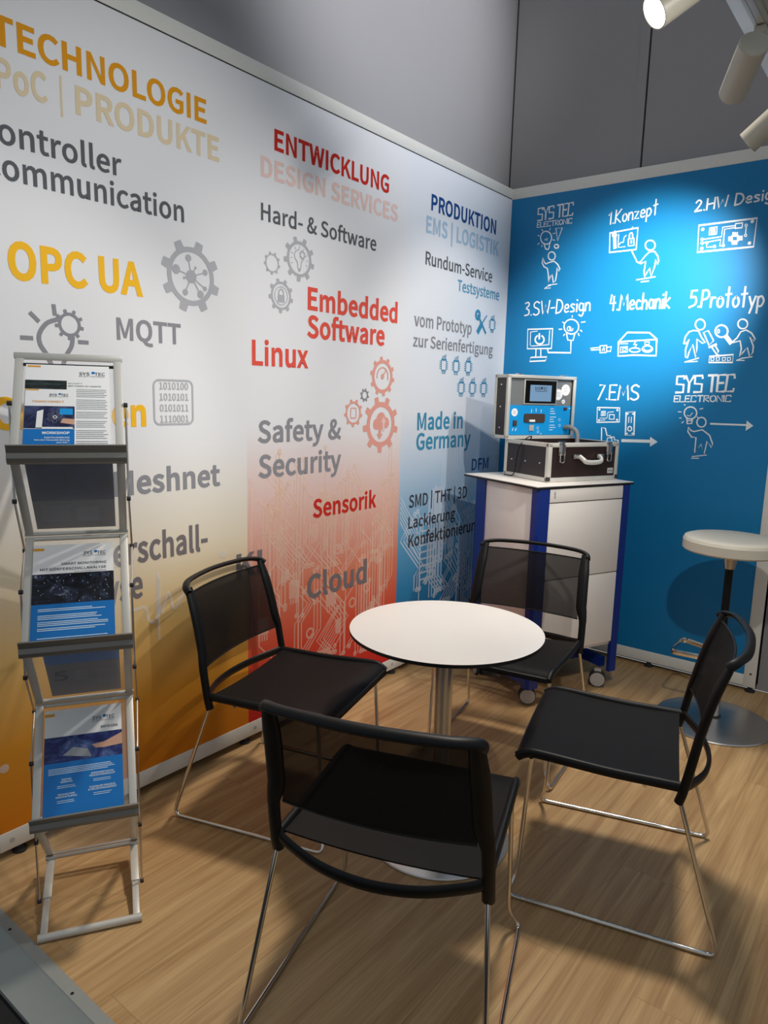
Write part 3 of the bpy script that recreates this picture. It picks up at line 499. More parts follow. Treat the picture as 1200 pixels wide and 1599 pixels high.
# pictograms
def pr(px, py, r): return abs(at_left(px, py-r)[1]-at_left(px, py+r)[1])/2
c = at_left(298, 432); R_ = pr(298, 432, 57); m1 = pm[1]
gear(m1, c, R_, L1, 'ink_palegrey', 8, 0.66, 0.80, 0.15); disc(m1, c, R_*0.18, L1, 'ink_palegrey')
for a, d, q in ((100, 0.50, 0.10), (20, 0.52, 0.09), (-30, 0.55, 0.07), (-55, 0.55, 0.11), (-115, 0.5, 0.09), (165, 0.52, 0.13), (-165, 0.25, 0.04), (60, 0.3, 0.04)):
    e = (c[0]+R_*d*math.cos(math.radians(a)), c[1]+R_*d*math.sin(math.radians(a))); disc(m1, e, R_*q, L1, 'ink_palegrey', 16); ribbon(m1, [c, e], R_*0.035, L1, 'ink_palegrey')
c = at_left(108, 507); R_ = pr(108, 507, 24); gear(m1, c, R_, L1, 'ink_grey', 9, 0.58, 0.78)
B = [at_left(*p) for p in ((88, 499), (72, 505), (61, 521), (62, 537), (72, 553), (80, 570))]; ribbon(m1, smooth([(a, b, 0) for a, b in B]), 0.013, L1, 'ink_grey')
B = [at_left(*p) for p in ((113, 527), (111, 541), (103, 555), (98, 570))]; ribbon(m1, smooth([(a, b, 0) for a, b in B]), 0.013, L1, 'ink_grey')
for p, q in (((33, 527), (49, 528)), ((47, 489), (59, 501)), ((83, 477), (85, 491)), ((123, 534), (136, 535))): ribbon(m1, [at_left(*p), at_left(*q)], 0.012, L1, 'ink_grey')
a = at_left(239, 595); b = at_left(301, 664); zt_, zb_ = at_left(239, 593)[1], at_left(239, 663)[1]
ribbon(m1, rrect(a[0], zb_, b[0], zt_, 0.02), 0.007, L1, 'ink_palegrey', True)
for k, t in enumerate(('1010100', '1010101', '0101011', '1110001')):
    h = (zt_-zb_)/4; letter(m1, t, L1, a[0]+0.022, b[0]-0.018, zt_-h*(k+0.82), h*0.62, 'ink_palegrey', 0.01)
B = [at_left(*p) for p in ((205, 955), (226, 948), (232, 968), (244, 965), (247, 900), (250, 958), (262, 925), (272, 950), (288, 925), (300, 935), (330, 920), (352, 905), (380, 930))]
ribbon(m1, smooth([(a, b, 0) for a, b in B], 6), 0.011, L1, 'ink_line')
B = [at_left(246, 895), at_left(248, 998)]; ribbon(m1, B, 0.009, L1, 'ink_line')
for p in ((348, 865), (6, 1200)): disc(m1, at_left(*p), 0.014, L1, 'ink_line')
m2_ = pm[2]
c = at_left(467, 405); R_ = pr(467, 405, 35); gear(m2_, c, R_, L1, 'ink_palegrey', 9, 0.66, 0.80)
bulb = smooth([(c[0]+R_*x, c[1]+R_*z, 0) for x, z in ((-0.10, -0.38), (-0.13, -0.15), (-0.30, 0.05), (-0.28, 0.28), (-0.05, 0.42))]); ribbon(m2_, bulb, R_*0.05, L1, 'ink_palegrey')
bulb = smooth([(c[0]+R_*x, c[1]+R_*z, 0) for x, z in ((0.10, -0.38), (0.13, -0.15), (0.25, 0.02))]); ribbon(m2_, bulb, R_*0.05, L1, 'ink_palegrey')
gear(m2_, (c[0]+R_*0.2, c[1]+R_*0.22), R_*0.22, L1, 'ink_palegrey', 8, 0.5, 0.75); poly(m2_, [(c[0]-R_*0.1, c[1]-R_*0.4), (c[0]+R_*0.1, c[1]-R_*0.4), (c[0]+R_*0.06, c[1]-R_*0.55), (c[0]-R_*0.06, c[1]-R_*0.55)], L1, 'ink_palegrey')
for a in (0, 25, 60, 90, 120, 155, 180, 205, 335): ribbon(m2_, [(c[0]+R_*0.48*math.cos(math.radians(a)), c[1]+R_*0.48*math.sin(math.radians(a))), (c[0]+R_*0.57*math.cos(math.radians(a)), c[1]+R_*0.57*math.sin(math.radians(a)))], R_*0.04, L1, 'ink_palegrey')
c = at_left(424.5, 411); gear(m2_, c, pr(424, 411, 18), L1, 'ink_palegrey', 9, 0.70, 0.82)
c = at_left(438.5, 462); R_ = pr(438, 462, 27); gear(m2_, c, R_, L1, 'ink_palegrey', 9, 0.68, 0.82); ring(m2_, c, R_*0.5, R_*0.55, L1, 'ink_palegrey')
poly(m2_, [(c[0]+R_*x, c[1]+R_*z) for x, z in ((-0.28, 0.05), (0.28, 0.05), (0.28, -0.38), (-0.28, -0.38))], L1, 'ink_palegrey'); ribbon(m2_, smooth([(c[0]+R_*x, c[1]+R_*z, 0) for x, z in ((-0.18, 0.0), (-0.18, 0.25), (0, 0.38), (0.18, 0.25), (0.18, 0.0))]), R_*0.09, L1, 'ink_palegrey')
c = at_left(597, 588); R_ = pr(597, 588, 31); gear(m2_, c, R_, L1, 'ink_salmon', 10, 0.66, 0.84); B = [(c[0]+R_*0.45*math.cos(math.radians(a)), c[1]+R_*0.45*math.sin(math.radians(a))) for a in range(-20, 205, 15)]; ribbon(m2_, B, R_*0.07, L1, 'ink_salmon'); ribbon(m2_, [c, (c[0]+R_*0.22, c[1]+R_*0.28)], R_*0.08, L1, 'ink_salmon'); ring(m2_, c, R_*0.07, R_*0.14, L1, 'ink_salmon')
c = at_left(569, 617); gear(m2_, c, pr(569, 617, 11), L1, 'ink_grey', 8, 0.5, 0.76)
c = at_left(551.5, 645); R_ = pr(551, 645, 22); gear(m2_, c, R_, L1, 'ink_salmon', 9, 0.68, 0.82); ribbon(m2_, rrect(c[0]-R_*0.3, c[1]-R_*0.35, c[0]+R_*0.3, c[1]+R_*0.35, R_*0.08), R_*0.08, L1, 'ink_salmon', True)
c = at_left(594.5, 663); R_ = pr(594, 663, 44); gear(m2_, c, R_, L1, 'ink_salmon', 9, 0.62, 0.80)
for x, z, q in ((-0.25, 0.02, 0.20), (0.0, 0.18, 0.26), (0.27, 0.06, 0.20), (0.08, 0.0, 0.18)): disc(m2_, (c[0]+R_*x, c[1]+R_*z), R_*q, L1, 'ink_salmon')
poly(m2_, [(c[0]+R_*x, c[1]+R_*z) for x, z in ((-0.28, -0.12), (0.28, -0.12), (0.28, 0.05), (-0.28, 0.05))], L1, 'ink_salmon')
ribbon(m2_, [(c[0]-R_*0.06, c[1]), (c[0]-R_*0.06, c[1]-R_*0.35)], R_*0.14, L2, 'ink_salmon'); poly(m2_, [(c[0]+R_*x, c[1]+R_*z) for x, z in ((-0.22, -0.33), (0.10, -0.33), (-0.06, -0.52))], L2, 'ink_salmon')
ribbon(m2_, [(c[0]+R_*0.14, c[1]-R_*0.2), (c[0]+R_*0.14, c[1]+R_*0.1)], R_*0.12, L2, 'ink_palepink'); poly(m2_, [(c[0]+R_*x, c[1]+R_*z) for x, z in ((0.0, 0.08), (0.28, 0.08), (0.14, 0.28))], L2, 'ink_palepink')
m3_ = pm[3]
def chip(px, py, h):
    c = at_left(px, py); R_ = pr(px, py, h/2); w = R_*0.52
    ribbon(m3_, rrect(c[0]-w, c[1]-R_*0.62, c[0]+w, c[1]+R_*0.62, R_*0.15), R_*0.13, L1, 'ink_blue', True)
    ribbon(m3_, [(c[0]-w, c[1]+R_*0.60), (c[0]+w, c[1]+R_*0.60)], R_*0.2, L1, 'ink_blue')
    for k in range(5):
        z = c[1]+R_*(-0.42+0.21*k)
        for sg in (-1, 1): ribbon(m3_, [(c[0]+sg*w*1.1, z), (c[0]+sg*w*1.7, z)], R_*0.09, L1, 'ink_blue')
        x = c[0]+w*(-0.7+0.35*k)
        ribbon(m3_, [(x, c[1]+R_*0.66), (x+w*0.1, c[1]+R_*(1.0+0.06*k))], R_*0.08, L1, 'ink_blue'); ribbon(m3_, [(x, c[1]-R_*0.66), (x, c[1]-R_*1.0)], R_*0.08, L1, 'ink_blue')
for p in ((692.7, 570, 27), (712, 572, 27), (731, 573, 27), (720, 605.5, 27), (737.5, 606, 27), (755, 606.5, 27), (768.5, 507, 25)): chip(*p)
a, b = at_left(746, 492), at_left(758, 520); ribbon(m3_, [a, b], 0.016, L1, 'ink_blue'); ring(m3_, a, 0.012, 0.03, L1, 'ink_blue', 16)
a, b = at_left(760, 493), at_left(752, 506); ribbon(m3_, [a, b], 0.009, L1, 'ink_blue'); b2 = at_left(746, 518); ribbon(m3_, [b, b2], 0.03, L1, 'ink_blue')
# circuit board tracks printed on the lower half of the red and the blue panel
def tracks(mb, y0, y1, zlo, zhi, m, n, w, gap, rng, bundle):
    for _ in range(n):
        k = rng.choice(bundle); y = rng.uniform(y0, y1); z = rng.uniform(zlo, zhi*0.8); path = [(y, z)]
        for s_ in range(rng.randint(2, 4)):
            l = rng.uniform(0.06, 0.28); dy = rng.choice((0, 0, 1, -1, 0)); path.append((path[-1][0]+dy*l*0.6, path[-1][1]+l*(0.6 if dy else 1)))
        for i in range(k):
            pts = [(p[0]+i*gap, p[1]+(0.012*i if q == len(path)-1 else 0)) for q, p in enumerate(path)]
            if min(p[0] for p in pts) < y0+0.012 or max(p[0] for p in pts) > y1-0.012 or pts[-1][1] > zhi: continue
            ribbon(mb, pts, w, L0, m)
            for e in (pts[0], pts[-1]):
                if rng.random() < 0.5: ring(mb, e, w*0.7, w*1.8, L0, m, 12)
rg = random.Random(3)
tracks(m2_, *P2, 0.12, 1.20, 'ink_veil', 72, 0.0070, 0.021, rg, (1, 1, 2, 3, 3, 5))
tracks(m3_, *P3, 0.12, 1.20, 'ink_veil_blue', 34, 0.0085, 0.026, rg, (2, 3, 4, 5, 6))
for _ in range(9):
    y, z = rg.uniform(P2[0]+0.05, P2[1]-0.15), rg.uniform(0.25, 0.95); w = rg.uniform(0.03, 0.07); poly(m2_, [(y, z), (y+w, z), (y+w, z+w*1.2), (y, z+w*1.2)], L0, 'ink_veil')
    for k in range(4): ribbon(m2_, [(y+w*(0.15+0.23*k), z-0.025), (y+w*(0.15+0.23*k), z)], 0.007, L0, 'ink_veil')
    ring(m2_, (rg.uniform(P2[0]+0.05, P2[1]-0.05), rg.uniform(0.2, 1.0)), 0.016, 0.026, L0, 'ink_veil', 20)
for y, z, w in ((-0.60, 0.20, 0.10), (-0.60, 0.63, 0.05)):
    poly(m3_, [(y, z), (y+w, z), (y+w, z+w), (y, z+w)], L0, 'ink_darkblue'); ribbon(m3_, rrect(y, z, y+w, z+w, 0.004), 0.008, L1, 'ink_veil_blue', True)
ser = []
for k in range(5): ser += [(-0.80, 0.80-0.075*k, 0), (-0.66, 0.80-0.075*k, 0), (-0.66, 0.7625-0.075*k, 0), (-0.80, 0.7625-0.075*k, 0)]
ribbon(m3_, [(p.x, p.y) for p in fillet(ser, 0.017, 3)], 0.010, L0, 'ink_veil_blue')
for k in range(9): ribbon(m3_, [(-0.42+0.02*k, 0.20), (-0.42+0.02*k, 0.62+0.02*k), (-0.62+0.02*k, 0.86+0.02*k), (-0.62+0.02*k, 1.16)], 0.007, L0, 'ink_veil_blue')
for k in range(6): ribbon(m3_, [(-0.985, 0.80+0.025*k), (-0.80, 0.62+0.025*k-0.05), (-0.80, 0.30+0.02*k)], 0.007, L0, 'ink_veil_blue')
for k in (1, 2, 3): pm[k].build('graphic_panel', 'white', wl)

# ---------------------------------------------------- back wall: blue print with chalk drawings
wb = MB().box((0.758, 0.033, 1.315), (1.504, 0.06, 2.56)).build('wall_back', 'frame_white'); tag(wb, kind='structure')
MB().box((0.755, 0.018, 2.568), (1.51, 0.044, 0.058), bev=0.003).build('top_rail', 'frame_white', wb)
MB().box((0.755, 0.018, 0.0605), (1.51, 0.044, 0.06), bev=0.003).build('bottom_rail', 'frame_white', wb)
ep = MB().box((1.482, 0.030, 1.29), (0.056, 0.075, 2.52), bev=0.003)
ep.lathe([(0.005, 0), (0.005, 0.001), (0, 0.0012)], (1.485, -0.008, 0.10), 12, 'seam', Matrix.Rotation(math.pi/2, 3, 'X')); ep.build('end_post', 'frame_white', wb)
for x in (0.1, 0.98, 1.485): MB().lathe([(0.024, 0.0), (0.024, 0.008), (0.012, 0.012), (0.012, 0.032)], (x, 0.02, 0.0), 20).build('foot', 'rubber', wb)
mu = MB(); mu.flat = True; mu.box((0.727, 0.0, (0.09+TOP)/2), (1.454, 0.004, TOP-0.09), m='blue')
BW = lambda x, z: (x, -0.003, z)
def crop(ox, oy, s): return lambda p: at_back(ox+p[0]/s, oy+p[1]/s)
C2, C3, C4, C5, C7 = crop(780, 310, 5.4545), crop(980, 290, 5.4545), crop(790, 430, 4.8), crop(1000, 430, 5.33), crop(720, 560, 4)
def st(cf, pts, w=0.0085, sm_=False, closed=False):
    w *= 0.78
    q = [cf(p) for p in pts]
    if sm_: q = [(p.x, p.y) for p in smooth([(a, b, 0) for a, b in q], 6, closed)]
    ribbon(mu, q, w, BW, 'chalk', closed)
def ell(cf, x, y, rx, ry, w=0.0085, a0=0, a1=360):
    n = 26; full = a1-a0 >= 360
    st(cf, [(x+rx*math.cos(math.radians(a0+(a1-a0)*i/n)), y+ry*math.sin(math.radians(a0+(a1-a0)*i/n))) for i in range(n if full else n+1)], w, False, full)
def dot(cf, x, y, r): disc(mu, cf((x, y)), r, BW, 'chalk', 12)
# single-stroke hand lettering: width, strokes (x, y with y up, capitals 1 high); '~' strokes are curved
H = {
 'S': (0.62, [('~', (0.58, 0.88), (0.32, 1.0), (0.06, 0.84), (0.12, 0.60), (0.50, 0.42), (0.56, 0.14), (0.28, 0.0), (0.02, 0.10))]),
 'Y': (0.62, [('-', (0.0, 1.0), (0.30, 0.55), (0.62, 1.0)), ('-', (0.30, 0.55), (0.30, 0.0))]), 'T': (0.62, [('-', (0.0, 1.0), (0.62, 1.0)), ('-', (0.31, 1.0), (0.31, 0.0))]),
 'E': (0.52, [('-', (0.52, 1.0), (0.0, 1.0), (0.0, 0.0), (0.52, 0.0)), ('-', (0.0, 0.52), (0.42, 0.52))]), 'C': (0.58, [('-', (0.58, 0.80), (0.55, 1.0), (0.06, 1.0), (0.0, 0.0), (0.58, 0.0), (0.58, 0.15))]),
 's_': (0.58, [('-', (0.56, 0.85), (0.55, 1.0), (0.0, 1.0), (0.0, 0.52), (0.56, 0.48), (0.56, 0.0), (0.0, 0.0))]),
 'L': (0.48, [('-', (0.0, 1.0), (0.0, 0.0), (0.48, 0.0))]), 'R': (0.56, [('-', (0.0, 0.0), (0.0, 1.0), (0.50, 0.95), (0.52, 0.62), (0.0, 0.50), (0.56, 0.0))]),
 'O': (0.60, [('~', (0.30, 1.0), (0.02, 0.75), (0.04, 0.2), (0.30, 0.0), (0.58, 0.25), (0.56, 0.8), (0.30, 1.0))]), 'N': (0.58, [('-', (0.0, 0.0), (0.0, 1.0), (0.58, 0.0), (0.58, 1.0))]), 'I': (0.06, [('-', (0.03, 0.0), (0.03, 1.0))]),
 'K': (0.56, [('-', (0.05, 1.0), (0.0, 0.0)), ('-', (0.56, 1.0), (0.02, 0.45), (0.52, 0.0))]), 'H': (0.58, [('-', (0.02, 1.0), (0.0, 0.0)), ('-', (0.58, 1.0), (0.55, 0.0)), ('-', (0.0, 0.48), (0.56, 0.52))]),
 'W': (0.80, [('-', (0.0, 1.0), (0.18, 0.0), (0.42, 0.70), (0.64, 0.0), (0.80, 1.0))]), 'D': (0.62, [('-', (0.06, 1.0), (0.0, 0.0)), ('~', (0.04, 1.0), (0.42, 0.90), (0.60, 0.5), (0.40, 0.10), (0.0, 0.0))]),
 'M': (0.78, [('-', (0.0, 0.0), (0.10, 1.0), (0.38, 0.30), (0.66, 1.0), (0.78, 0.0))]), 'P': (0.56, [('-', (0.06, 1.0), (0.0, 0.0)), ('~', (0.04, 0.98), (0.40, 0.98), (0.54, 0.74), (0.36, 0.50), (0.04, 0.45))]),
 'o': (0.42, [('~', (0.20, 0.58), (0.02, 0.42), (0.04, 0.12), (0.22, 0.0), (0.40, 0.18), (0.38, 0.46), (0.20, 0.58))]), 'n': (0.42, [('-', (0.02, 0.58), (0.0, 0.0)), ('~', (0.0, 0.35), (0.20, 0.58), (0.38, 0.46), (0.40, 0.0))]),
 'z': (0.40, [('-', (0.0, 0.55), (0.38, 0.55), (0.02, 0.02), (0.40, 0.02))]), 'e': (0.42, [('~', (0.02, 0.30), (0.38, 0.34), (0.32, 0.56), (0.12, 0.55), (0.02, 0.30), (0.12, 0.04), (0.40, 0.08))]),
 'p': (0.44, [('-', (0.02, 0.58), (0.0, -0.36)), ('~', (0.02, 0.48), (0.24, 0.60), (0.42, 0.34), (0.26, 0.04), (0.02, 0.06))]), 't': (0.40, [('-', (0.20, 1.15), (0.19, 0.0)), ('-', (0.0, 0.72), (0.40, 0.76))]),
 's': (0.38, [('~', (0.36, 0.52), (0.14, 0.58), (0.04, 0.44), (0.30, 0.24), (0.32, 0.06), (0.02, 0.03))]), 'i': (0.08, [('-', (0.05, 0.56), (0.04, 0.0)), ('-', (0.05, 0.80), (0.055, 0.86))]),
 'g': (0.44, [('~', (0.38, 0.50), (0.12, 0.58), (0.02, 0.30), (0.14, 0.06), (0.38, 0.16), (0.40, 0.54)), ('~', (0.40, 0.54), (0.42, -0.10), (0.28, -0.34), (0.04, -0.24))]), '-': (0.34, [('-', (0.0, 0.42), (0.34, 0.44))]),
 'c': (0.40, [('~', (0.38, 0.50), (0.16, 0.58), (0.02, 0.32), (0.14, 0.03), (0.40, 0.08))]), 'h': (0.44, [('-', (0.04, 1.0), (0.0, 0.0)), ('~', (0.02, 0.35), (0.22, 0.56), (0.40, 0.42), (0.42, 0.0))]),
 'a': (0.44, [('~', (0.38, 0.50), (0.14, 0.58), (0.02, 0.30), (0.14, 0.02), (0.38, 0.14)), ('-', (0.39, 0.56), (0.42, 0.0))]), 'k': (0.42, [('-', (0.04, 1.0), (0.0, 0.0)), ('-', (0.40, 0.62), (0.02, 0.30), (0.42, 0.0))]),
 'r': (0.32, [('-', (0.02, 0.58), (0.0, 0.0)), ('~', (0.0, 0.34), (0.14, 0.56), (0.32, 0.54))]), 'y': (0.44, [('-', (0.0, 0.58), (0.22, 0.05)), ('-', (0.44, 0.60), (0.10, -0.36))]),
 '1': (0.26, [('-', (0.0, 0.72), (0.22, 1.0), (0.20, 0.0))]), '2': (0.50, [('~', (0.04, 0.80), (0.24, 1.0), (0.44, 0.80), (0.30, 0.45), (0.0, 0.03)), ('-', (0.0, 0.03), (0.50, 0.05))]),
 '3': (0.46, [('~', (0.02, 0.95), (0.34, 1.0), (0.40, 0.78), (0.16, 0.56), (0.42, 0.40), (0.38, 0.10), (0.0, 0.03))]), '4': (0.52, [('-', (0.10, 1.0), (0.0, 0.45), (0.52, 0.48)), ('-', (0.34, 0.90), (0.32, 0.0))]),
 '5': (0.50, [('-', (0.50, 1.0), (0.10, 0.98), (0.08, 0.58)), ('~', (0.08, 0.58), (0.42, 0.60), (0.46, 0.20), (0.0, 0.0))]), '7': (0.46, [('-', (0.06, 1.0), (0.46, 1.0), (0.0, 0.0))]), '.': (0.08, [('-', (0.03, 0.02), (0.05, 0.05))]), ' ': (0.22, []),
}
def hand(body, a, b, top, w, gap=0.16):
    """write on the blue wall from pixel a to pixel b (baseline), capitals reaching pixel top above a"""
    w *= 0.72
    x0_, z0_ = at_back(*a); x1_, z1_ = at_back(*b); h = at_back(*top)[1]-z0_
    adv = [H[ch][0]+gap for ch in body]; k = (x1_-x0_)/(sum(adv)-gap); x = 0
    for ch, ad in zip(body, adv):
        for s_ in H[ch][1]:
            q = [(x0_+(x+p[0])*k, z0_+(z1_-z0_)*((x+p[0])*k/(x1_-x0_))+p[1]*h) for p in s_[1:]]
            if s_[0] == '~': q = [(p.x, p.y) for p in smooth([(u_, v_, 0) for u_, v_ in q], 6)]
            ribbon(mu, q, w, BW, 'chalk')
        x += ad
H['Z'] = H['s_']
def px(ox, oy, s, x, y): return (ox+x/s, oy+y/s)
hand('ZYZ TEC', px(780, 310, 5.4545, 330, 190), px(780, 310, 5.4545, 628, 140), px(780, 310, 5.4545, 330, 88), 0.012, 0.1)
hand('ELECTRONIC', px(780, 310, 5.4545, 325, 248), px(780, 310, 5.4545, 620, 210), px(780, 310, 5.4545, 325, 208), 0.007)
ell(C2, 402, 335, 47, 55); st(C2, [(385, 385), (398, 428), (422, 430), (434, 380)], sm_=True); st(C2, [(390, 355), (400, 345), (408, 362), (412, 340)], 0.006)
for p, q in (((330, 315), (345, 320)), ((330, 392), (345, 380)), ((365, 265), (375, 278)), ((437, 255), (433, 270)), ((462, 300), (478, 295)), ((460, 352), (475, 356)), ((362, 410), (368, 400))): st(C2, [p, q], 0.006)
st(C2, [(485, 255), (540, 250), (500, 360)], closed=True); ell(C2, 490, 408, 18, 16)
ell(C2, 450, 490, 30, 35)
st(C2, [(375, 505), (368, 550), (385, 582), (412, 595), (420, 640), (425, 715), (438, 665), (452, 645), (465, 722), (482, 700), (492, 640), (497, 590), (512, 620), (520, 600), (500, 560), (470, 535), (430, 545), (400, 558), (385, 540)], closed=True)
st(C2, [(420, 738), (495, 728)], 0.006); st(C2, [(388, 768), (415, 748), (440, 742)], 0.006); st(C2, [(388, 768), (440, 762)], 0.005)
hand('1.Konzept', (951, 351), (1027, 335), (951, 331), 0.0095)
st(C2, [(945, 295), (1185, 250), (1168, 435), (942, 460)], 0.011, closed=True); st(C2, [(985, 315), (988, 420)], 0.022); ell(C2, 984, 312, 18, 16, 0.008, 60, 400)
st(C2, [(1020, 305), (1015, 418), (1075, 410)], 0.006); st(C2, [(1022, 395), (1040, 375), (1060, 372), (1066, 335), (1085, 315)], 0.006, True)
st(C2, [(1102, 345), (1150, 340), (1150, 400), (1102, 405)], 0.009, closed=True); st(C2, [(1110, 345), (1115, 302), (1135, 297), (1142, 342)], 0.009, True); st(C2, [(1127, 360), (1127, 380)], 0.010)
st(C2, [(985, 290), (988, 275)], 0.006); st(C2, [(1137, 258), (1139, 242)], 0.006)
st(C3, [(35, 545), (85, 648)], 0.008); ell(C3, 198, 508, 42, 42)
st(C3, [(80, 650), (115, 650), (150, 605), (190, 565), (235, 560), (262, 600), (270, 640), (262, 675), (245, 630), (235, 690), (205, 775), (192, 700), (170, 740), (150, 780), (145, 730), (160, 645), (120, 665)], closed=True)
st(C3, [(80, 803), (240, 776)], 0.007); st(C3, [(120, 820), (185, 812)], 0.008)
hand('2.HW Design', (1086, 331), (1219, 309), (1086, 314), 0.011)
st(C3, [(612, 340), (1108, 277), (1078, 520), (600, 567)], 0.012, closed=True)
for p in ((645, 373), (1068, 305), (1043, 490), (637, 535)): dot(C3, p[0], p[1], 0.008)
st(C3, [(895, 430), (945, 428), (943, 472), (893, 475)], 0.014, closed=True)
for k in range(3):
    st(C3, [(903+17*k, 425), (905+17*k, 400)], 0.009); st(C3, [(900+17*k, 480), (898+17*k, 500)], 0.009)
    st(C3, [(890, 437+14*k), (866, 440+14*k)], 0.008); st(C3, [(948, 435+14*k), (982, 432+14*k)], 0.008)
st(C3, [(705, 360), (768, 350), (762, 412), (700, 420)], 0.007, closed=True)
for k in range(3): st(C3, [(720+14*k, 358), (718+14*k, 418)], 0.007)
st(C3, [(650, 458), (805, 435), (815, 355), (925, 340)], 0.007); st(C3, [(650, 488), (798, 460), (790, 515), (818, 515), (832, 372), (920, 358)], 0.007)
st(C3, [(925, 325), (985, 318), (980, 358), (922, 365)], 0.009, closed=True); st(C3, [(1015, 350), (1010, 415)], 0.006); st(C3, [(680, 495), (678, 525), (735, 520)], 0.006)
for p in ((640, 458), (640, 490), (820, 510), (1015, 338), (1010, 424), (746, 518), (680, 488)): ell(C3, p[0], p[1], 10, 10, 0.005)
hand('5.Prototyp', (1077, 480), (1193, 479), (1077, 454), 0.0125)
hand('3.SW-Design', (820, 493.5), (922, 485), (820, 473), 0.0105); hand('4.Mechanik', (953, 485), (1046, 481), (953, 461), 0.0118)
st(C4, [(168, 405), (355, 400), (345, 548), (165, 550)], 0.011, closed=True); st(C4, [(190, 425), (186, 525), (200, 530), (320, 520)], 0.006); st(C4, [(332, 415), (326, 520)], 0.006); st(C4, [(190, 425), (240, 418)], 0.005)
ell(C4, 257, 482, 33, 33, 0.012, -60, 240); st(C4, [(255, 438), (254, 476)], 0.013)
st(C4, [(230, 552), (228, 608)]); st(C4, [(266, 552), (266, 605)]); st(C4, [(190, 615), (312, 612), (300, 640), (182, 645)], 0.010, closed=True)
st(C4, [(318, 555), (320, 578), (490, 581), (492, 490)], 0.011); ell(C4, 495, 385, 55, 55); st(C4, [(458, 432), (468, 485), (508, 488), (520, 440)], 0.009); ell(C4, 478, 400, 14, 16, 0.006); ell(C4, 495, 398, 12, 18, 0.006, 0, 200)
for p, q in (((402, 405), (425, 404)), ((430, 350), (440, 358)), ((502, 303), (502, 314)), ((570, 352), (598, 348)), ((562, 410), (574, 420)), ((545, 435), (553, 452)), ((445, 440), (436, 452))): st(C4, [p, q], 0.007)
st(C4, [(640, 547), (705, 540)], 0.007); st(C4, [(642, 560), (705, 557)], 0.007); st(C4, [(710, 528), (760, 525), (758, 578), (710, 580)], 0.009, closed=True); st(C4, [(760, 540), (795, 535), (788, 570), (760, 568)], 0.008); st(C4, [(725, 565), (740, 535), (742, 565)], 0.006)
st(C4, [(848, 500), (845, 605), (960, 598), (1130, 602), (1135, 478), (1080, 430), (915, 428)], 0.011, closed=True); st(C4, [(848, 498), (1135, 480)], 0.009)
st(C4, [(865, 538), (915, 535), (915, 575), (862, 578)], 0.008, closed=True); st(C4, [(880, 548), (905, 545), (900, 568), (880, 568)], 0.006, closed=True); ell(C4, 970, 560, 40, 16); ell(C4, 1065, 552, 38, 24); ell(C4, 1065, 552, 24, 13, 0.006, 0, 180)
st(C4, [(975, 500), (962, 520), (985, 518), (972, 538)], 0.009); st(C4, [(1045, 500), (1080, 498), (1078, 518), (1045, 520)], 0.007, closed=True)
for k in range(5): st(C4, [(862+13*k, 516), (866+13*k, 506)], 0.005)
ell(C5, 503, 410, 40, 44)
st(C5, [(365, 570), (380, 510), (410, 470), (450, 458), (490, 465), (515, 520), (545, 560), (520, 565), (475, 530), (475, 600), (468, 688), (440, 575), (410, 640), (395, 690), (380, 680), (380, 620), (412, 525), (378, 572)], closed=True)
st(C5, [(530, 475), (570, 460), (615, 545), (575, 580)], closed=True); st(C5, [(578, 598), (636, 575)], 0.014); st(C5, [(600, 600), (640, 658), (655, 632), (625, 580)]); st(C5, [(640, 658), (655, 662)], 0.006)
st(C5, [(580, 675), (778, 660), (772, 725), (575, 725)], 0.010, closed=True)
for x in (605, 650, 700, 742): st(C5, [(x-13, 685), (x+13, 683), (x+11, 708), (x-12, 710)], 0.006, closed=True)
ell(C5, 680, 465, 52, 50, 0.010); ell(C5, 655, 465, 8, 16, 0.005); st(C5, [(722, 515), (758, 562)], 0.026); ell(C5, 857, 405, 40, 40)
st(C5, [(770, 555), (810, 520), (840, 470), (885, 455), (930, 480), (960, 530), (955, 550), (915, 510), (945, 590), (940, 640), (915, 680), (895, 600), (860, 640), (830, 680), (845, 610), (835, 545), (775, 560)], closed=True)
st(C5, [(375, 722), (490, 688)], 0.007); st(C5, [(375, 722), (480, 716)], 0.006); st(C5, [(805, 708), (850, 690), (935, 678)], 0.007); st(C5, [(805, 708), (870, 708)], 0.006)
hand('ZYZ TEC', px(1000, 430, 5.33, 300, 975), px(1000, 430, 5.33, 778, 965), px(1000, 430, 5.33, 300, 842), 0.016, 0.1); hand('ELECTRONIC', px(1000, 430, 5.33, 285, 1052), px(1000, 430, 5.33, 755, 1050), px(1000, 430, 5.33, 285, 1003), 0.0085)
ell(C5, 422, 1145, 52, 50); st(C5, [(392, 1192), (395, 1235), (432, 1232), (438, 1190)], 0.009); st(C5, [(396, 1210), (436, 1208)], 0.006); st(C5, [(395, 1165), (420, 1172), (432, 1150), (440, 1145)], 0.005)
for p, q in (((320, 1135), (345, 1137)), ((330, 1186), (345, 1188)), ((350, 1228), (365, 1215)), ((370, 1075), (378, 1082)), ((500, 1112), (525, 1108)), ((478, 1178), (486, 1186))): st(C5, [p, q], 0.006)
ell(C5, 513, 1222, 38, 40)
st(C5, [(405, 1262), (400, 1300), (430, 1345), (468, 1350), (455, 1480), (510, 1405), (535, 1485), (560, 1380), (598, 1435), (605, 1400), (580, 1330), (520, 1285), (450, 1300), (425, 1290)], closed=True)
st(C5, [(435, 1508), (555, 1495)], 0.006); st(C5, [(430, 1522), (490, 1522)], 0.006)
st(C5, [(590, 1235), (888, 1246)], 0.011); poly(mu, [C5(p) for p in ((890, 1208), (945, 1252), (880, 1294))], BW, 'chalk')
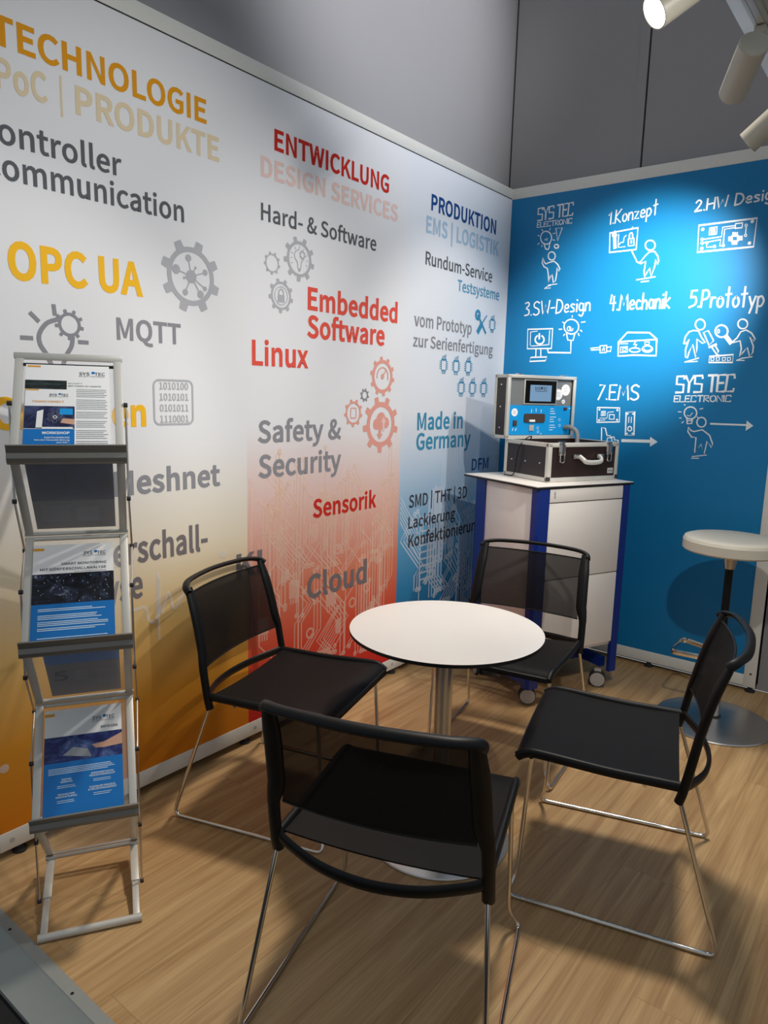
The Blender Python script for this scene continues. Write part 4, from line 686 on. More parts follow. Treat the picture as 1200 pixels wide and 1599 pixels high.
ribbon(mu, [at_back(972.5, 688), at_back(1016, 689)], 0.016, BW, 'chalk'); poly(mu, [at_back(*p) for p in ((1016, 682), (1028, 690), (1016, 697.5))], BW, 'chalk')
hand('7.EMS', px(720, 560, 4, 860, 256), px(720, 560, 4, 1112, 258), px(720, 560, 4, 860, 166), 0.0125)
st(C7, [(855, 305), (995, 308), (992, 395), (852, 398)], 0.010, closed=True); st(C7, [(880, 330), (905, 328), (905, 355), (878, 357)], 0.006, closed=True); st(C7, [(888, 330), (887, 356)], 0.006); st(C7, [(896, 330), (896, 356)], 0.006)
st(C7, [(930, 350), (960, 350), (960, 378), (930, 378)], 0.008, closed=True); st(C7, [(870, 372), (915, 372), (920, 335), (955, 332)], 0.005); st(C7, [(875, 385), (905, 383)], 0.005)
for p in ((868, 318), (980, 322), (978, 382), (865, 385)): dot(C7, p[0], p[1], 0.006)
st(C7, [(1035, 335), (1088, 332), (1083, 478), (1030, 478)], 0.010, closed=True); ell(C7, 1057, 438, 12, 14, 0.008); st(C7, [(1052, 365), (1050, 400)], 0.006); st(C7, [(1068, 365), (1066, 400)], 0.006)
for p in ((1045, 345), (1078, 345), (1040, 468), (1074, 468)): dot(C7, p[0], p[1], 0.005)
st(C7, [(880, 515), (882, 430), (905, 435), (915, 480), (935, 482), (938, 490), (960, 490), (962, 508), (985, 510), (982, 550)], 0.009); st(C7, [(915, 515), (918, 495), (945, 495), (945, 515)], 0.008)
mu.build('graphic_panel', 'blue', wb)

# ================================================================== ROUND TABLE
t = thing('round_table', 'small round white table with a black edge and steel column, between the four chairs', 'table', (0.937, -1.982, 0))
TR = 0.305
MB().lathe([(0, 0.711), (TR-0.002, 0.711), (TR, 0.7105)], n=96).build('tabletop', 'white', t)
MB().lathe([(0, 0.6985), (TR-0.003, 0.6985), (TR, 0.700), (TR, 0.7105)], n=96).build('edge_band', 'edge', t)
MB().lathe([(0.028, 0.012), (0.028, 0.690)], n=40).build('column', 'satin', t)
MB().lathe([(0, 0.690), (0.09, 0.690), (0.09, 0.6983), (0, 0.6983)], n=40).build('mounting_plate', 'black', t)
MB().lathe([(0, 0.0), (0.232, 0.0), (0.234, 0.003), (0.232, 0.007), (0.05, 0.014), (0.034, 0.022), (0, 0.022)], n=80).build('base', 'satin', t)

# ================================================================== MEETING CHAIRS
def make_chair(label):
    t = thing('meeting_chair', label, 'chair', group='black mesh chairs around the round table')
    # seat: sling between two rails, its front edge turned down
    ys = [-0.185, -0.12, -0.03, 0.08, 0.17, 0.215, 0.240, 0.252]; zs = [0.441, 0.438, 0.437, 0.441, 0.448, 0.449, 0.440, 0.420]
    nx = 13; vs = []; fs = []
    for lay, dz in ((0, 0.0), (1, -0.004)):
        for y, z in zip(ys, zs):
            for i in range(nx):
                q = -1+2*i/(nx-1); vs.append((q*0.232, y, z+dz-0.012*(1-q*q)*max(0, min(1, (0.22-y)/0.1))))
    n = len(ys)*nx
    for a in range(len(ys)-1):
        for i in range(nx-1):
            p = a*nx+i; fs += [[p, p+1, p+nx+1, p+nx], [n+p, n+p+nx, n+p+nx+1, n+p+1]]
    rim = [i for i in range(nx)] + [a*nx+nx-1 for a in range(1, len(ys))] + [(len(ys)-1)*nx+i for i in range(nx-2, -1, -1)] + [a*nx for a in range(len(ys)-2, 0, -1)]
    fs += [[rim[i], n+rim[i], n+rim[(i+1) % len(rim)], rim[(i+1) % len(rim)]] for i in range(len(rim))]
    MB().add(vs, fs).build('seat', 'seatfab', t, 50)
    sec = [(0.011*math.cos(a*math.pi/6), 0.014*math.sin(a*math.pi/6)) for a in range(12)]
    for s in (-1, 1):
        MB().sweep(smooth([(s*0.240, -0.205, 0.436), (s*0.240, -0.12, 0.436), (s*0.240, 0.0, 0.436), (s*0.240, 0.17, 0.444), (s*0.239, 0.215, 0.441), (s*0.238, 0.243, 0.425)], 5), sec, (0, 0, 1)).build('seat_rail', 'black', t)
    MB().sweep([(x, 0.246-0.004*(x/0.23)**2, 0.425) for x in [-0.238+0.0476*i for i in range(11)]], [(0.007*math.cos(a*math.pi/4), 0.010*math.sin(a*math.pi/4)) for a in range(8)], (0, 0, 1)).build('front_bar', 'black', t)
    # back: posts, top bar bowed to the rear, lower arc, mesh panel
    post = smooth([(0.2454, -0.186, 0.395), (0.2455, -0.1935, 0.423), (0.245, -0.204, 0.48), (0.243, -0.215, 0.545), (0.240, -0.230, 0.62), (0.236, -0.250, 0.70), (0.2325, -0.272, 0.765), (0.2309, -0.281, 0.790)], 4)
    def psec(z): return (1.0 if z < 0.52 else min(1.5, 1+0.5*(z-0.52)/0.05), 1.0) if z < 0.72 else (1.5-0.35*(z-0.72)/0.06, 1.0-0.15*(z-0.72)/0.06)
    for s in (-1, 1):
        P_ = [(s*p.x-s*(0.010 if p.z > 0.53 else 0.0)*min(1, (p.z-0.53)/0.05), p.y, p.z) for p in post]
        MB().sweep(P_, [(0.0145*math.cos(a*math.pi/7), 0.012*math.sin(a*math.pi/7)) for a in range(14)], (0, 1, 0), scales=[psec(p[2]) for p in P_]).build('back_post', 'black', t)
    MB().sweep(smooth([(-0.236, -0.268, 0.777), (-0.222, -0.290, 0.792), (-0.16, -0.318, 0.800), (0, -0.335, 0.803), (0.16, -0.318, 0.800), (0.222, -0.290, 0.792), (0.236, -0.268, 0.777)], 6), [(0.0085*math.cos(a*math.pi/6), 0.013*math.sin(a*math.pi/6)) for a in range(12)], (0, 1, 0.35)).build('top_bar', 'black', t)
    MB().sweep(smooth([(-0.243, -0.194, 0.440), (-0.205, -0.215, 0.432), (-0.11, -0.252, 0.424), (0, -0.266, 0.421), (0.11, -0.252, 0.424), (0.205, -0.215, 0.432), (0.243, -0.194, 0.440)], 6), [(0.0065*math.cos(a*math.pi/6), 0.0145*math.sin(a*math.pi/6)) for a in range(12)], (0, 0, 1)).build('lumbar_arc', 'black', t)
    vs = []; fs = []; nx = 15; zr = [(0.532, -0.212), (0.56, -0.218), (0.62, -0.231), (0.68, -0.246), (0.73, -0.262), (0.772, -0.277)]
    for dy in (0, 0.0025):
        for z, y in zr:
            for i in range(nx):
                q = -1+2*i/(nx-1); vs.append((q*(0.221-0.012*(z-0.53)/0.24), y-0.024*(1-q*q)+dy, z))
    n = len(zr)*nx
    for a in range(len(zr)-1):
        for i in range(nx-1):
            p = a*nx+i; fs += [[p, p+1, p+nx+1, p+nx], [n+p, n+p+nx, n+p+nx+1, n+p+1]]
    rim = [i for i in range(nx)] + [a*nx+nx-1 for a in range(1, len(zr))] + [(len(zr)-1)*nx+i for i in range(nx-2, -1, -1)] + [a*nx for a in range(len(zr)-2, 0, -1)]
    fs += [[rim[i], n+rim[i], n+rim[(i+1) % len(rim)], rim[(i+1) % len(rim)]] for i in range(len(rim))]
    bp = MB().add(vs, fs).build('mesh_back', 'mesh', t, 50)
    for z, y in ((zr[0][0], zr[0][1]), (zr[-1][0], zr[-1][1])):
        w_ = 0.221-0.012*(z-0.53)/0.24; hm = MB().tube([(q*w_/7, y-0.024*(1-(q/7)**2)+0.001, z) for q in range(-7, 8)], 0.0032, 8)
        hm.build('hem', 'black', bp)
    # chrome sled legs: one bent rod a side
    for s in (-1, 1):
        rod = fillet([(s*0.232, 0.205, 0.424), (s*0.238, 0.222, 0.10), (s*0.241, 0.226, 0.060), (s*0.2676, 0.246, 0.0065), (s*0.2798, -0.315, 0.0065), (s*0.2455, -0.190, 0.400)], 0.028)
        MB().tube(rod, 0.0062, 10).build('leg', 'chrome', t)
    for y in (0.205, -0.10): MB().tube([(-0.232, y, 0.415), (0.232, y, 0.415)], 0.006, 10).build('cross_rod', 'chrome', t)
    return t
def copy_tree(o):
    c = o.copy(); COL.objects.link(c)
    for ch in list(o.children):
        d = ch.copy(); COL.objects.link(d); d.parent = c
        for g in list(ch.children):
            e = g.copy(); COL.objects.link(e); e.parent = d
    return c
chairs = [((1.1718, -2.5086), 0.3331, 'black mesh chair nearest the viewer, seen from behind, its back to us'),
          ((0.4142, -2.1236), -1.2835, 'black mesh chair beside the printed wall and the brochure stand, facing right'),
          ((0.8086, -1.3084), 3.3029, 'black mesh chair in front of the white and blue trolley, pushed behind the round table'),
          ((1.4193, -1.7744), 1.8475, 'black mesh chair at the right in front of the bar stool, seat turned left')]
c0 = make_chair(chairs[0][2])
for i, (p, a, lb) in enumerate(chairs):
    o = c0 if i == 0 else copy_tree(c0)
    o.location = (p[0], p[1], 0.001); o.rotation_euler = (0, 0, a); o['label'] = lb

# ================================================================== TROLLEY (local x along the front, y towards the back)
YT = math.atan2(0.924, 0.383)
t = thing('trolley', 'white cabinet trolley with blue corner posts and castors, standing in the wall corner', 'trolley', (0.71, -0.925, 0), YT)
b = MB().box((0.30, 0.27, 1.037), (0.612, 0.552, 0.010), bev=0.002); b.build('top_plate', 'edge', t)
MB().box((0.30, 0.27, 1.0435), (0.608, 0.548, 0.003)).build('top_surface', 'white', t)
for x0_, x1_ in ((0.012, 0.078), (0.545, 0.600)):
    for yb_, s in ((0.0, 1), (0.475, -1)):
        # angled corner post: two flanges with a chamfer
        out = 0.012 if x0_ < 0.1 else 0.600; inn = x1_ if x0_ < 0.1 else x0_; k = 1 if x0_ < 0.1 else -1; d = 0.045 if s > 0 else 0.088
        pts = [(out+k*0.012, yb_), (inn, yb_), (inn, yb_+s*0.02), (out+k*0.022, yb_+s*0.02), (out+k*0.02, yb_+s*d), (out, yb_+s*d), (out, yb_+s*0.014)]
        MB().prism(pts, lambda x, y: (x, y, 0.085), lambda x, y: (x, y, 1.032)).build('corner_post', 'bluemetal', t)
MB().box((0.31, 0.243, 0.62), (0.56, 0.455, 0.78)).build('body', 'white', t)
dr = MB().box((0.311, 0.010, 0.999), (0.464, 0.018, 0.062), bev=0.0015).build('drawer', 'white', t)
lk = MB()
for z in (1.010, 0.993): lk.lathe([(0.0045, 0.0), (0.0045, 0.002), (0, 0.002)], (0.108, 0.001, z), 14, None, Matrix.Rotation(math.pi/2, 3, 'X'))
lk.box((0.108, 0.0005, 1.0015), (0.008, 0.001, 0.03), m='greyplastic'); lk.build('lock', 'greyplastic', dr)
MB().box((0.311, 0.010, 0.785), (0.464, 0.018, 0.356), bev=0.0015).build('door', 'white', t)
MB().box((0.311, 0.010, 0.425), (0.464, 0.018, 0.354), bev=0.0015).build('door', 'white', t)
for z in (0.9655, 0.6045): MB().box((0.311, 0.0145, z), (0.464, 0.012, 0.005)).build('gap_strip', 'edge', t)
MB().box((0.024, 0.216, 0.640), (0.012, 0.340, 0.78), bev=0.001).build('side_panel', 'white', t)
MB().box((0.31, 0.33, 0.205), (0.50, 0.36, 0.05)).build('base_frame', 'bluemetal', t)
for y in (0.22, 0.46): MB().box((0.306, y, 0.115), (0.50, 0.03, 0.05)).build('lower_rail', 'bluemetal', t)
for x in (0.05, 0.56): MB().box((x, 0.26, 0.115), (0.03, 0.40, 0.05)).build('lower_rail', 'bluemetal', t)
def castor(x, y, a):
    R_ = Matrix.Rotation(a, 3, 'Z') @ Matrix.Rotation(math.pi/2, 3, 'X'); c_ = Vector((x, y, 0.041)); nrm = R_ @ Vector((0, 0, 1))
    for s in (-1, 1): o = MB().lathe([(0, -0.009), (0.036, -0.009), (0.040, -0.006), (0.040, 0.006), (0.036, 0.009), (0, 0.009)], c_+nrm*0.014*s, 32, None, R_).build('castor_wheel', 'rubber', t)
    for s in (-1, 1): MB().lathe([(0, 0), (0.036, 0), (0.035, 0.002), (0, 0.0035)] if s > 0 else [(0, -0.0035), (0.035, -0.002), (0.036, 0), (0, 0)], c_+nrm*0.0235*s, 32, None, R_).build('wheel_cover', 'greyplastic', t)
    MB().box((x, y, 0.078), (0.034, 0.020, 0.030), Matrix.Rotation(a, 3, 'Z'), 0.004).build('castor_fork', 'greyplastic', t)
castor(0.055, 0.045, -0.60); castor(0.515, 0.045, -0.80); castor(0.06, 0.43, 1.2); castor(0.53, 0.43, 0.7)

# ================================================================== FLIGHT CASE on the trolley
ZC = 1.0462
YC = math.atan2(0.402, 0.176)
t = thing('flight_case', 'open brown-black flight case with aluminium edges and a screen in its lid, on the trolley', 'case', (0.671, -0.745, ZC), YC)
CW, CD, CH = 0.440, 0.325, 0.180
b = MB()
for c_, d_ in (((CW/2, 0.006, CH/2), (CW, 0.010, CH)), ((CW/2, CD-0.006, CH/2), (CW, 0.010, CH)), ((0.006, CD/2, CH/2), (0.010, CD-0.02, CH)), ((CW-0.006, CD/2, CH/2), (0.010, CD-0.02, CH)), ((CW/2, CD/2, 0.006), (CW-0.01, CD-0.01, 0.010))): b.box(c_, d_)
b.build('case_body', 'caseskin', t)
MB().box((CW/2, CD/2, CH-0.035), (CW-0.022, CD-0.022, 0.006)).build('inner_panel', 'caseplate', t)
e = MB()
def edges(e, x0_, x1_, y0_, y1_, z0_, z1_, w=0.020, k=0.003):
    for z in (z0_, z1_):
        for y in (y0_, y1_): e.box(((x0_+x1_)/2, y, z+(w/2-k if z == z0_ else -w/2+k)), (x1_-x0_+2*k, 2*k+0.002, w), bev=0.001)
        for x in (x0_, x1_): e.box((x, (y0_+y1_)/2, z+(w/2-k if z == z0_ else -w/2+k)), (2*k+0.002, y1_-y0_, w), bev=0.001)
    for x in (x0_, x1_):
        for y in (y0_, y1_):
            e.box((x+(w/2-k if x == x0_ else -w/2+k), y, (z0_+z1_)/2), (w, 2*k+0.002, z1_-z0_), bev=0.001); e.box((x, y+(w/2-k if y == y0_ else -w/2+k), (z0_+z1_)/2), (2*k+0.002, w, z1_-z0_), bev=0.001)
edges(e, 0.001, CW-0.001, 0.001, CD-0.001, 0.003, CH)
e.build('edge_frame', 'alu', t)
for x in (0.004, CW-0.004): MB().box((x, 0.001, 0.014), (0.020, 0.012, 0.022), bev=0.004).build('corner_bumper', 'rubber', t)
for y in (0.06, 0.165, 0.27): MB().lathe([(0.005, 0.0), (0.004, 0.003), (0, 0.0036)], (0.001, y, 0.085), 12, None, Matrix.Rotation(-math.pi/2, 3, 'Y')).build('rivet', 'chrome', t)
for x in (0.072, 0.372):
    l = MB().box((x, -0.006, 0.150), (0.040, 0.012, 0.052), bev=0.003).build('latch', 'chrome', t)
    MB().tube(fillet([(x-0.012, -0.012, 0.135), (x-0.012, -0.013, 0.092), (x+0.012, -0.013, 0.092), (x+0.012, -0.012, 0.135)], 0.01), 0.0028, 8).build('wire_loop', 'chrome', l)
    MB().box((x, -0.003, CH+0.002), (0.034, 0.012, 0.010), bev=0.002).build('catch', 'chrome', l)
for x in (0.168, 0.318): MB().box((x, -0.006, 0.118), (0.046, 0.010, 0.022), bev=0.004).build('handle_bracket', 'chrome', t)
MB().sweep(smooth([(0.180, -0.012, 0.118), (0.186, -0.034, 0.104), (0.200, -0.040, 0.094), (0.243, -0.042, 0.091), (0.286, -0.040, 0.094), (0.300, -0.034, 0.104), (0.306, -0.012, 0.118)], 5), [(0.009*math.cos(a*math.pi/6), 0.011*math.sin(a*math.pi/6)) for a in range(12)], (0, 0, 1)).build('carry_handle', 'alu', t)
pl = MB().box((0.393, -0.0025, 0.045), (0.036, 0.002, 0.026))
letter(pl, 'rha', lambda x, z: (x, -0.0040, z), 0.380, 0.406, 0.041, 0.009, 'pdark', 0.01); pl.build('name_plate', 'alu', t)
# lid: stands upright behind the body, its inside to the front
LZ, LH, LD = CH+0.004, 0.312, 0.105
lid = MB(); y0_ = CD+0.002
for c_, d_ in (((CW/2, y0_+LD-0.005, LZ+LH/2), (CW, 0.010, LH)), ((0.006, y0_+LD/2, LZ+LH/2), (0.010, LD-0.01, LH)), ((CW-0.006, y0_+LD/2, LZ+LH/2), (0.010, LD-0.01, LH)), ((CW/2, y0_+LD/2, LZ+0.006), (CW-0.02, LD-0.01, 0.010)), ((CW/2, y0_+LD/2, LZ+LH-0.006), (CW-0.02, LD-0.01, 0.010))): lid.box(c_, d_)
lo = lid.build('lid', 'caseskin', t)
e = MB(); edges(e, 0.001, CW-0.001, y0_, y0_+LD-0.001, LZ, LZ+LH, 0.016); e.build('edge_frame', 'alu', lo)
for z in (0.05, 0.155, 0.265): MB().lathe([(0.005, 0.0), (0.004, 0.003), (0, 0.0036)], (0.001, y0_+0.055, LZ+z), 12, None, Matrix.Rotation(-math.pi/2, 3, 'Y')).build('rivet', 'chrome', lo)
for x in (0.078, 0.372): MB().box((x, y0_+0.02, LZ+LH+0.004), (0.030, 0.030, 0.012), bev=0.003).build('catch', 'chrome', lo)
py_ = y0_+0.012
MB().box((CW/2, py_+0.004, LZ+0.233), (CW-0.026, 0.004, 0.138)).build('metal_plate', 'caseplate', t)
cp_ = MB().box((CW/2, py_+0.002, LZ+0.089), (CW-0.026, 0.004, 0.150), m='cyan')
FC = lambda e_: (lambda x, z: (x, py_-e_, z))
for k, (x, zz_) in enumerate(((0.165, 0.128), (0.195, 0.132), (0.228, 0.128))): ribbon(cp_, [(x, LZ+zz_), (x, LZ+zz_+0.016)], 0.003, FC(0.0005), 'sticker')
for k in range(9): ribbon(cp_, [(0.290, LZ+0.148-0.012*k-(0.006 if k > 2 else 0)-(0.006 if k > 5 else 0)), (0.312+0.006*((k*5) % 4), LZ+0.148-0.012*k-(0.006 if k > 2 else 0)-(0.006 if k > 5 else 0))], 0.0035, FC(0.0005), 'plight')
for x, z in ((0.355, 0.092), (0.358, 0.062), (0.212, 0.050), (0.215, 0.030)): ring(cp_, (x, LZ+z), 0.005, 0.007, FC(0.0005), 'plight', 16)
for x in (0.052, 0.072): ribbon(cp_, [(x, LZ+0.048), (x-0.004, LZ+0.036)], 0.004, FC(0.0005), 'sticker')
for x, z in ((0.022, 0.155), (0.418, 0.152), (0.022, 0.024), (0.235, 0.020)): disc(cp_, (x, LZ+z), 0.003, FC(0.0005), 'sticker', 10)
cp_.build('control_panel', 'cyan', t)
w_ = MB()
w_.prism(rrect(0.118, LZ+0.078, 0.252, LZ+0.122, 0.008), lambda x, z: (x, py_-0.006, z), lambda x, z: (x, py_+0.001, z)); w_.build('connector_block', 'darkpart', t)
MB().box((0.060, py_-0.003, LZ+0.074), (0.022, 0.008, 0.028), bev=0.002).build('rocker_switch', 'darkpart', t)
MB().box((0.168, py_-0.003, LZ+0.050), (0.030, 0.006, 0.030), bev=0.001).build('socket', 'greyplastic', t)
MB().box((0.165, py_-0.009, LZ+0.086), (0.036, 0.010, 0.012), bev=0.003).build('plug', 'sticker', t)
MB().box((0.388, py_-0.003, LZ+0.150), (0.022, 0.008, 0.014), bev=0.003).build('cable_clip', 'darkpart', t)
sr = MB().box((0.215, py_-0.001, LZ+0.232), (0.214, 0.008, 0.126), bev=0.002).build('screen_frame', 'alu', t)
MB().box((0.215, py_-0.0055, LZ+0.232), (0.202, 0.002, 0.114)).build('bezel', 'glassblack', sr)
sc_ = MB().box((0.214, py_-0.0068, LZ+0.226), (0.140, 0.001, 0.082), m='screen')
letter(sc_, 'SYS TEC', FC(0.0078), 0.172, 0.256, LZ+0.240, 0.017, 'lcddark', 0.0); disc(sc_, (0.2165, LZ+0.252), 0.006, FC(0.0079), 'lcddark'); ribbon(sc_, [(0.180, LZ+0.235), (0.250, LZ+0.235)], 0.002, FC(0.0078), 'lcddark')
sc_.build('screen', 'screen', sr)
for x, z, r in ((0.338, 0.222, 0.028), (0.386, 0.246, 0.029), (0.375, 0.186, 0.011), (0.056, 0.128, 0.020)):
    d_ = MB().lathe([(0, 0.0), (r, 0.0), (r, 0.001), (0, 0.001)], (x, (py_+0.0015 if z > 0.17 else py_-0.0005), LZ+z), 28, 'sticker', Matrix.Rotation(math.pi/2, 3, 'X'))
    for k in range(3): ribbon(d_, [(x-r*0.45, LZ+z+r*(0.3-0.3*k)), (x+r*0.4, LZ+z+r*(0.3-0.3*k))], 0.0016, (lambda e_: (lambda a_, b_: (a_, e_, b_)))((py_+0.0015 if z > 0.17 else py_-0.0005)-0.0016), 'pgrey')
    d_.build('sticker', 'sticker', t)
pts = smooth([(0.392, py_-0.002, LZ+0.052), (0.402, py_-0.03, LZ+0.056), (0.420, py_-0.055, LZ+0.040), (0.424, py_-0.068, LZ+0.012), (0.420, py_-0.075, LZ-0.05)], 14)
hs = MB().sweep(pts, [(0.0125*math.cos(a*math.pi/7), 0.0125*math.sin(a*math.pi/7)) for a in range(14)], None, scales=[(1, 1) if i % 2 else (0.9, 0.9) for i in range(len(pts))]); hs.build('cable_hose', 'hose', t, 70)
MB().tube(smooth([(0.085, 0.27, CH-0.03), (0.06, 0.20, CH+0.018), (0.02, 0.19, CH+0.012), (-0.012, 0.20, CH-0.03), (-0.014, 0.215, 0.09), (-0.013, 0.225, 0.03), (-0.014, 0.245, 0.006), (-0.017, 0.27, 0.0045), (-0.02, 0.30, 0.0045)], 8), 0.0028, 8).build('cable', 'black', t)
MB().tube(smooth([(0.14, 0.12, CH-0.02), (0.15, 0.10, CH+0.002), (0.21, 0.12, CH-0.004), (0.27, 0.16, CH-0.03)], 8), 0.004, 8).build('cable', 'black', t)

# ================================================================== BAR STOOL
t = thing('bar_stool', 'bar stool with round off-white seat and polished disc base, in front of the blue wall', 'stool', (1.428, -0.465, 0))
MB().lathe([(0, 0.790), (0.16, 0.790), (0.192, 0.793), (0.200, 0.800), (0.200, 0.838), (0.194, 0.850), (0.180, 0.855), (0.12, 0.851), (0, 0.848)], n=72).build('seat', 'pale', t, 25)
MB().lathe([(0.021, 0.715), (0.035, 0.7895), (0, 0.7895)], n=36).build('seat_cone', 'satin', t)
MB().lathe([(0.0165, 0.32), (0.0165, 0.716)], n=28).build('gas_piston', 'black', t)
MB().lathe([(0.0235, 0.02), (0.0235, 0.33), (0.018, 0.332)], n=32).build('column', 'chrome', t)
MB().lathe([(0, 0.0), (0.243, 0.0), (0.246, 0.004), (0.243, 0.009), (0.20, 0.016), (0.08, 0.026), (0, 0.028)], n=88).build('base', 'satin', t, 20)
MB().lathe([(0.030, 0.026), (0.030, 0.032), (0.0238, 0.034)], n=32).build('base_ring', 'rubber', t)
fr = MB(); pts = fillet([(0.022, 0.06, 0.30), (-0.05, 0.10, 0.30), (-0.205, 0.16, 0.30), (-0.20, -0.055, 0.30), (-0.09, -0.045, 0.30), (0.0, -0.020, 0.30)], 0.035)
fr.sweep(pts, [(0.004*math.cos(a*math.pi/5), 0.013*math.sin(a*math.pi/5)) for a in range(10)], (0, 0, 1)); fr.lathe([(0.0245, 0.280), (0.029, 0.283), (0.029, 0.322), (0.0245, 0.325)], n=28)
fr.build('footrest', 'chrome', t)

# ================================================================== BROCHURE STAND (local x along the front, y towards the back)
US = Vector((0.5219, 0.8530, 0)); NS = Vector((0.8530, -0.5219, 0))   # along, towards the viewer
SB = Vector((0.466, -2.939, 0)); HW = 0.127
t = thing('brochure_stand', 'folding zigzag brochure stand of aluminium and clear acrylic, left of the chairs', 'brochure stand', SB, math.atan2(US.y, US.x))
DB = 0.225
fronts = [0.335, 0.800, 1.272]; hinges = [0.065, 0.560, 1.035, 1.505]
def sheet(a, b, name_frame, name_pane):
    """a framed acrylic panel between two edges given as (y, z)"""
    a, b = Vector((0, *a)), Vector((0, *b)); d = (b-a).normalized(); n_ = Vector((1, 0, 0)).cross(d)
    f = MB()
    for s in (-1, 1): MB().bar(a+Vector((s*(HW-0.010), 0, 0)), b+Vector((s*(HW-0.010), 0, 0)), 0.020, 0.010, n_, 0.002).build(name_frame, 'alu', t)
    MB().bar(a+d*0.012, b-d*0.012, 2*HW-0.036, 0.003, n_).build(name_pane, 'acrylic', t)
for k in range(3):
    sheet((0.004, fronts[k]), (DB, hinges[k+1]-0.004), 'shelf_rail', 'acrylic_pane')
    sheet((DB+(0.045 if k == 0 else 0), hinges[k]+0.008), (0.008, fronts[k]-0.008), 'return_rail', 'acrylic_pane')
    z = fronts[k]
    # trough lip holding the sheets: an angled front plate with a rounded lower lip
    prof = [(0.010, z-0.014), (-0.004, z-0.020), (-0.016, z-0.014), (-0.020, z-0.004), (-0.016, z+0.008), (-0.026, z+0.026), (-0.022, z+0.028), (-0.011, z+0.010), (0.006, z+0.002)]
    MB().prism(prof, lambda y, z_: (-HW-0.003, y, z_), lambda y, z_: (HW+0.003, y, z_)).build('trough', 'trough', t)
for k in (1, 2):
    for dz in (-0.007, 0.007): MB().tube([(-HW-0.002, DB+0.002, hinges[k]+dz), (HW+0.002, DB+0.002, hinges[k]+dz)], 0.0062, 12).build('hinge_bar', 'alu', t)
for dy in (-0.009, 0.006): MB().tube([(-HW-0.002, DB+0.045+dy, 0.066), (HW+0.002, DB+0.045+dy, 0.066)], 0.0065, 12).build('hinge_bar', 'satin', t)
MB().box((0, DB+0.002, 1.508), (2*HW+0.006, 0.016, 0.018), bev=0.003).build('top_bar', 'alu', t)
MB().box((0, DB-0.020, 1.486), (2*HW-0.040, 0.003, 0.008)).build('clip_strip', 'seam', t)
b = MB()
for s in (-1, 1):
    MB().bar((s*(HW-0.012), DB+0.045, 0.058), (s*(HW-0.012), 0.12, 0.035), 0.022, 0.012, (0, 0, 1), 0.002).bar((s*(HW-0.012), 0.12, 0.033), (s*(HW-0.012), 0.005, 0.012), 0.018, 0.010, (0, 0, 1), 0.002).build('base_rail', 'alu', t)
MB().tube([(-HW-0.002, 0.0, 0.0105), (HW+0.002, 0.0, 0.0105)], 0.0105, 16).build('base_bar', 'alu', t)
for s in (-1, 1):
    x = s*(HW+0.006); j = s*(HW+0.012)
    piv = [(x, DB*0.5, 1.39), (x, DB*0.45, 1.15), (j, DB*1.28, 0.985), (x, DB*0.5, 0.915), (x, DB*0.45, 0.690), (j, DB*1.28, 0.515), (x, DB*0.5, 0.445), (x, DB*0.5, 0.215), (x, 0.11, 0.040)]
    for a, b_ in zip(piv, piv[1:]):
        o = MB().tube([a, b_], 0.0028, 8).build('scissor_rod', 'satin', t)
    for p in piv: MB().lathe([(0.0, -0.005), (0.006, -0.005), (0.006, 0.005), (0.0, 0.005)], p, 12, None, Matrix.Rotation(math.pi/2, 3, 'Y')).build('pivot_knob', 'rubber', t)
# printed sheets -----------------------------------------------------------
def sheet_frame(k, back=False):
    """matrix with x along, y up the slope, z out of the face that is seen"""
    if not back: a, b_ = Vector((0, 0.004, fronts[k])), Vector((0, DB, hinges[k+1]-0.004))
    else: a, b_ = Vector((0, DB, hinges[k]+0.008)), Vector((0, 0.008, fronts[k]-0.008))
    R_ = Matrix((US, -NS, Vector((0, 0, 1)))).transposed()
    A = SB + R_ @ a; B_ = SB + R_ @ b_; y = (B_-A).normalized(); z = US.cross(y)
    return A, y, z
def leaflet(k, label, x0_, lift, off=0.0075, back=False, name='leaflet', cat='leaflet', group=None, tilt=0):
    A, y, z = sheet_frame(k, back)
    o = A + US*x0_ + y*lift + z*off; X = (US*math.cos(tilt)+y*math.sin(tilt)); Y = (y*math.cos(tilt)-US*math.sin(tilt))
    mw = Matrix(((X.x, Y.x, z.x, o.x), (X.y, Y.y, z.y, o.y), (X.z, Y.z, z.z, o.z), (0, 0, 0, 1)))
    return thing(name, label, cat, mw=mw, group=group)
F = lambda e_: (lambda x, y: (x, y, e_))
def pbox(mb, x0_, y0_, x1_, y1_, z, m): mb.box(((x0_+x1_)/2, (y0_+y1_)/2, z), (x1_-x0_, y1_-y0_, 0.0006), m=m)
def logo(par, x1_, y, w):
    l = MB(); h = w*0.17
    letter(l, 'SYS', F(0.0014), x1_-w, x1_-w*0.60, y+h*0.55, h, 'pdark', -0.004); letter(l, 'TEC', F(0.0014), x1_-w*0.40, x1_, y+h*0.55, h, 'pdark', -0.004)
    disc(l, (x1_-w*0.46, y+h*1.45), h*0.42, F(0.0013), 'pblue', 18); letter(l, 'ELECTRONIC', F(0.0014), x1_-w, x1_, y, h*0.36, 'pgrey', 0.0); l.build('logo', 'pdark', par)
def lines(mb, x0_, x1_, y, n, m, lead=0.006, h=0.0018, rag=0.15):
    for i in range(n): ribbon(mb, [(x0_, y-lead*i), (x1_-(x1_-x0_)*rag*random.random(), y-lead*i)], h, F(0.0013), m)
AW, AH = 0.196, 0.285
g = 'printed leaflets on the brochure stand'
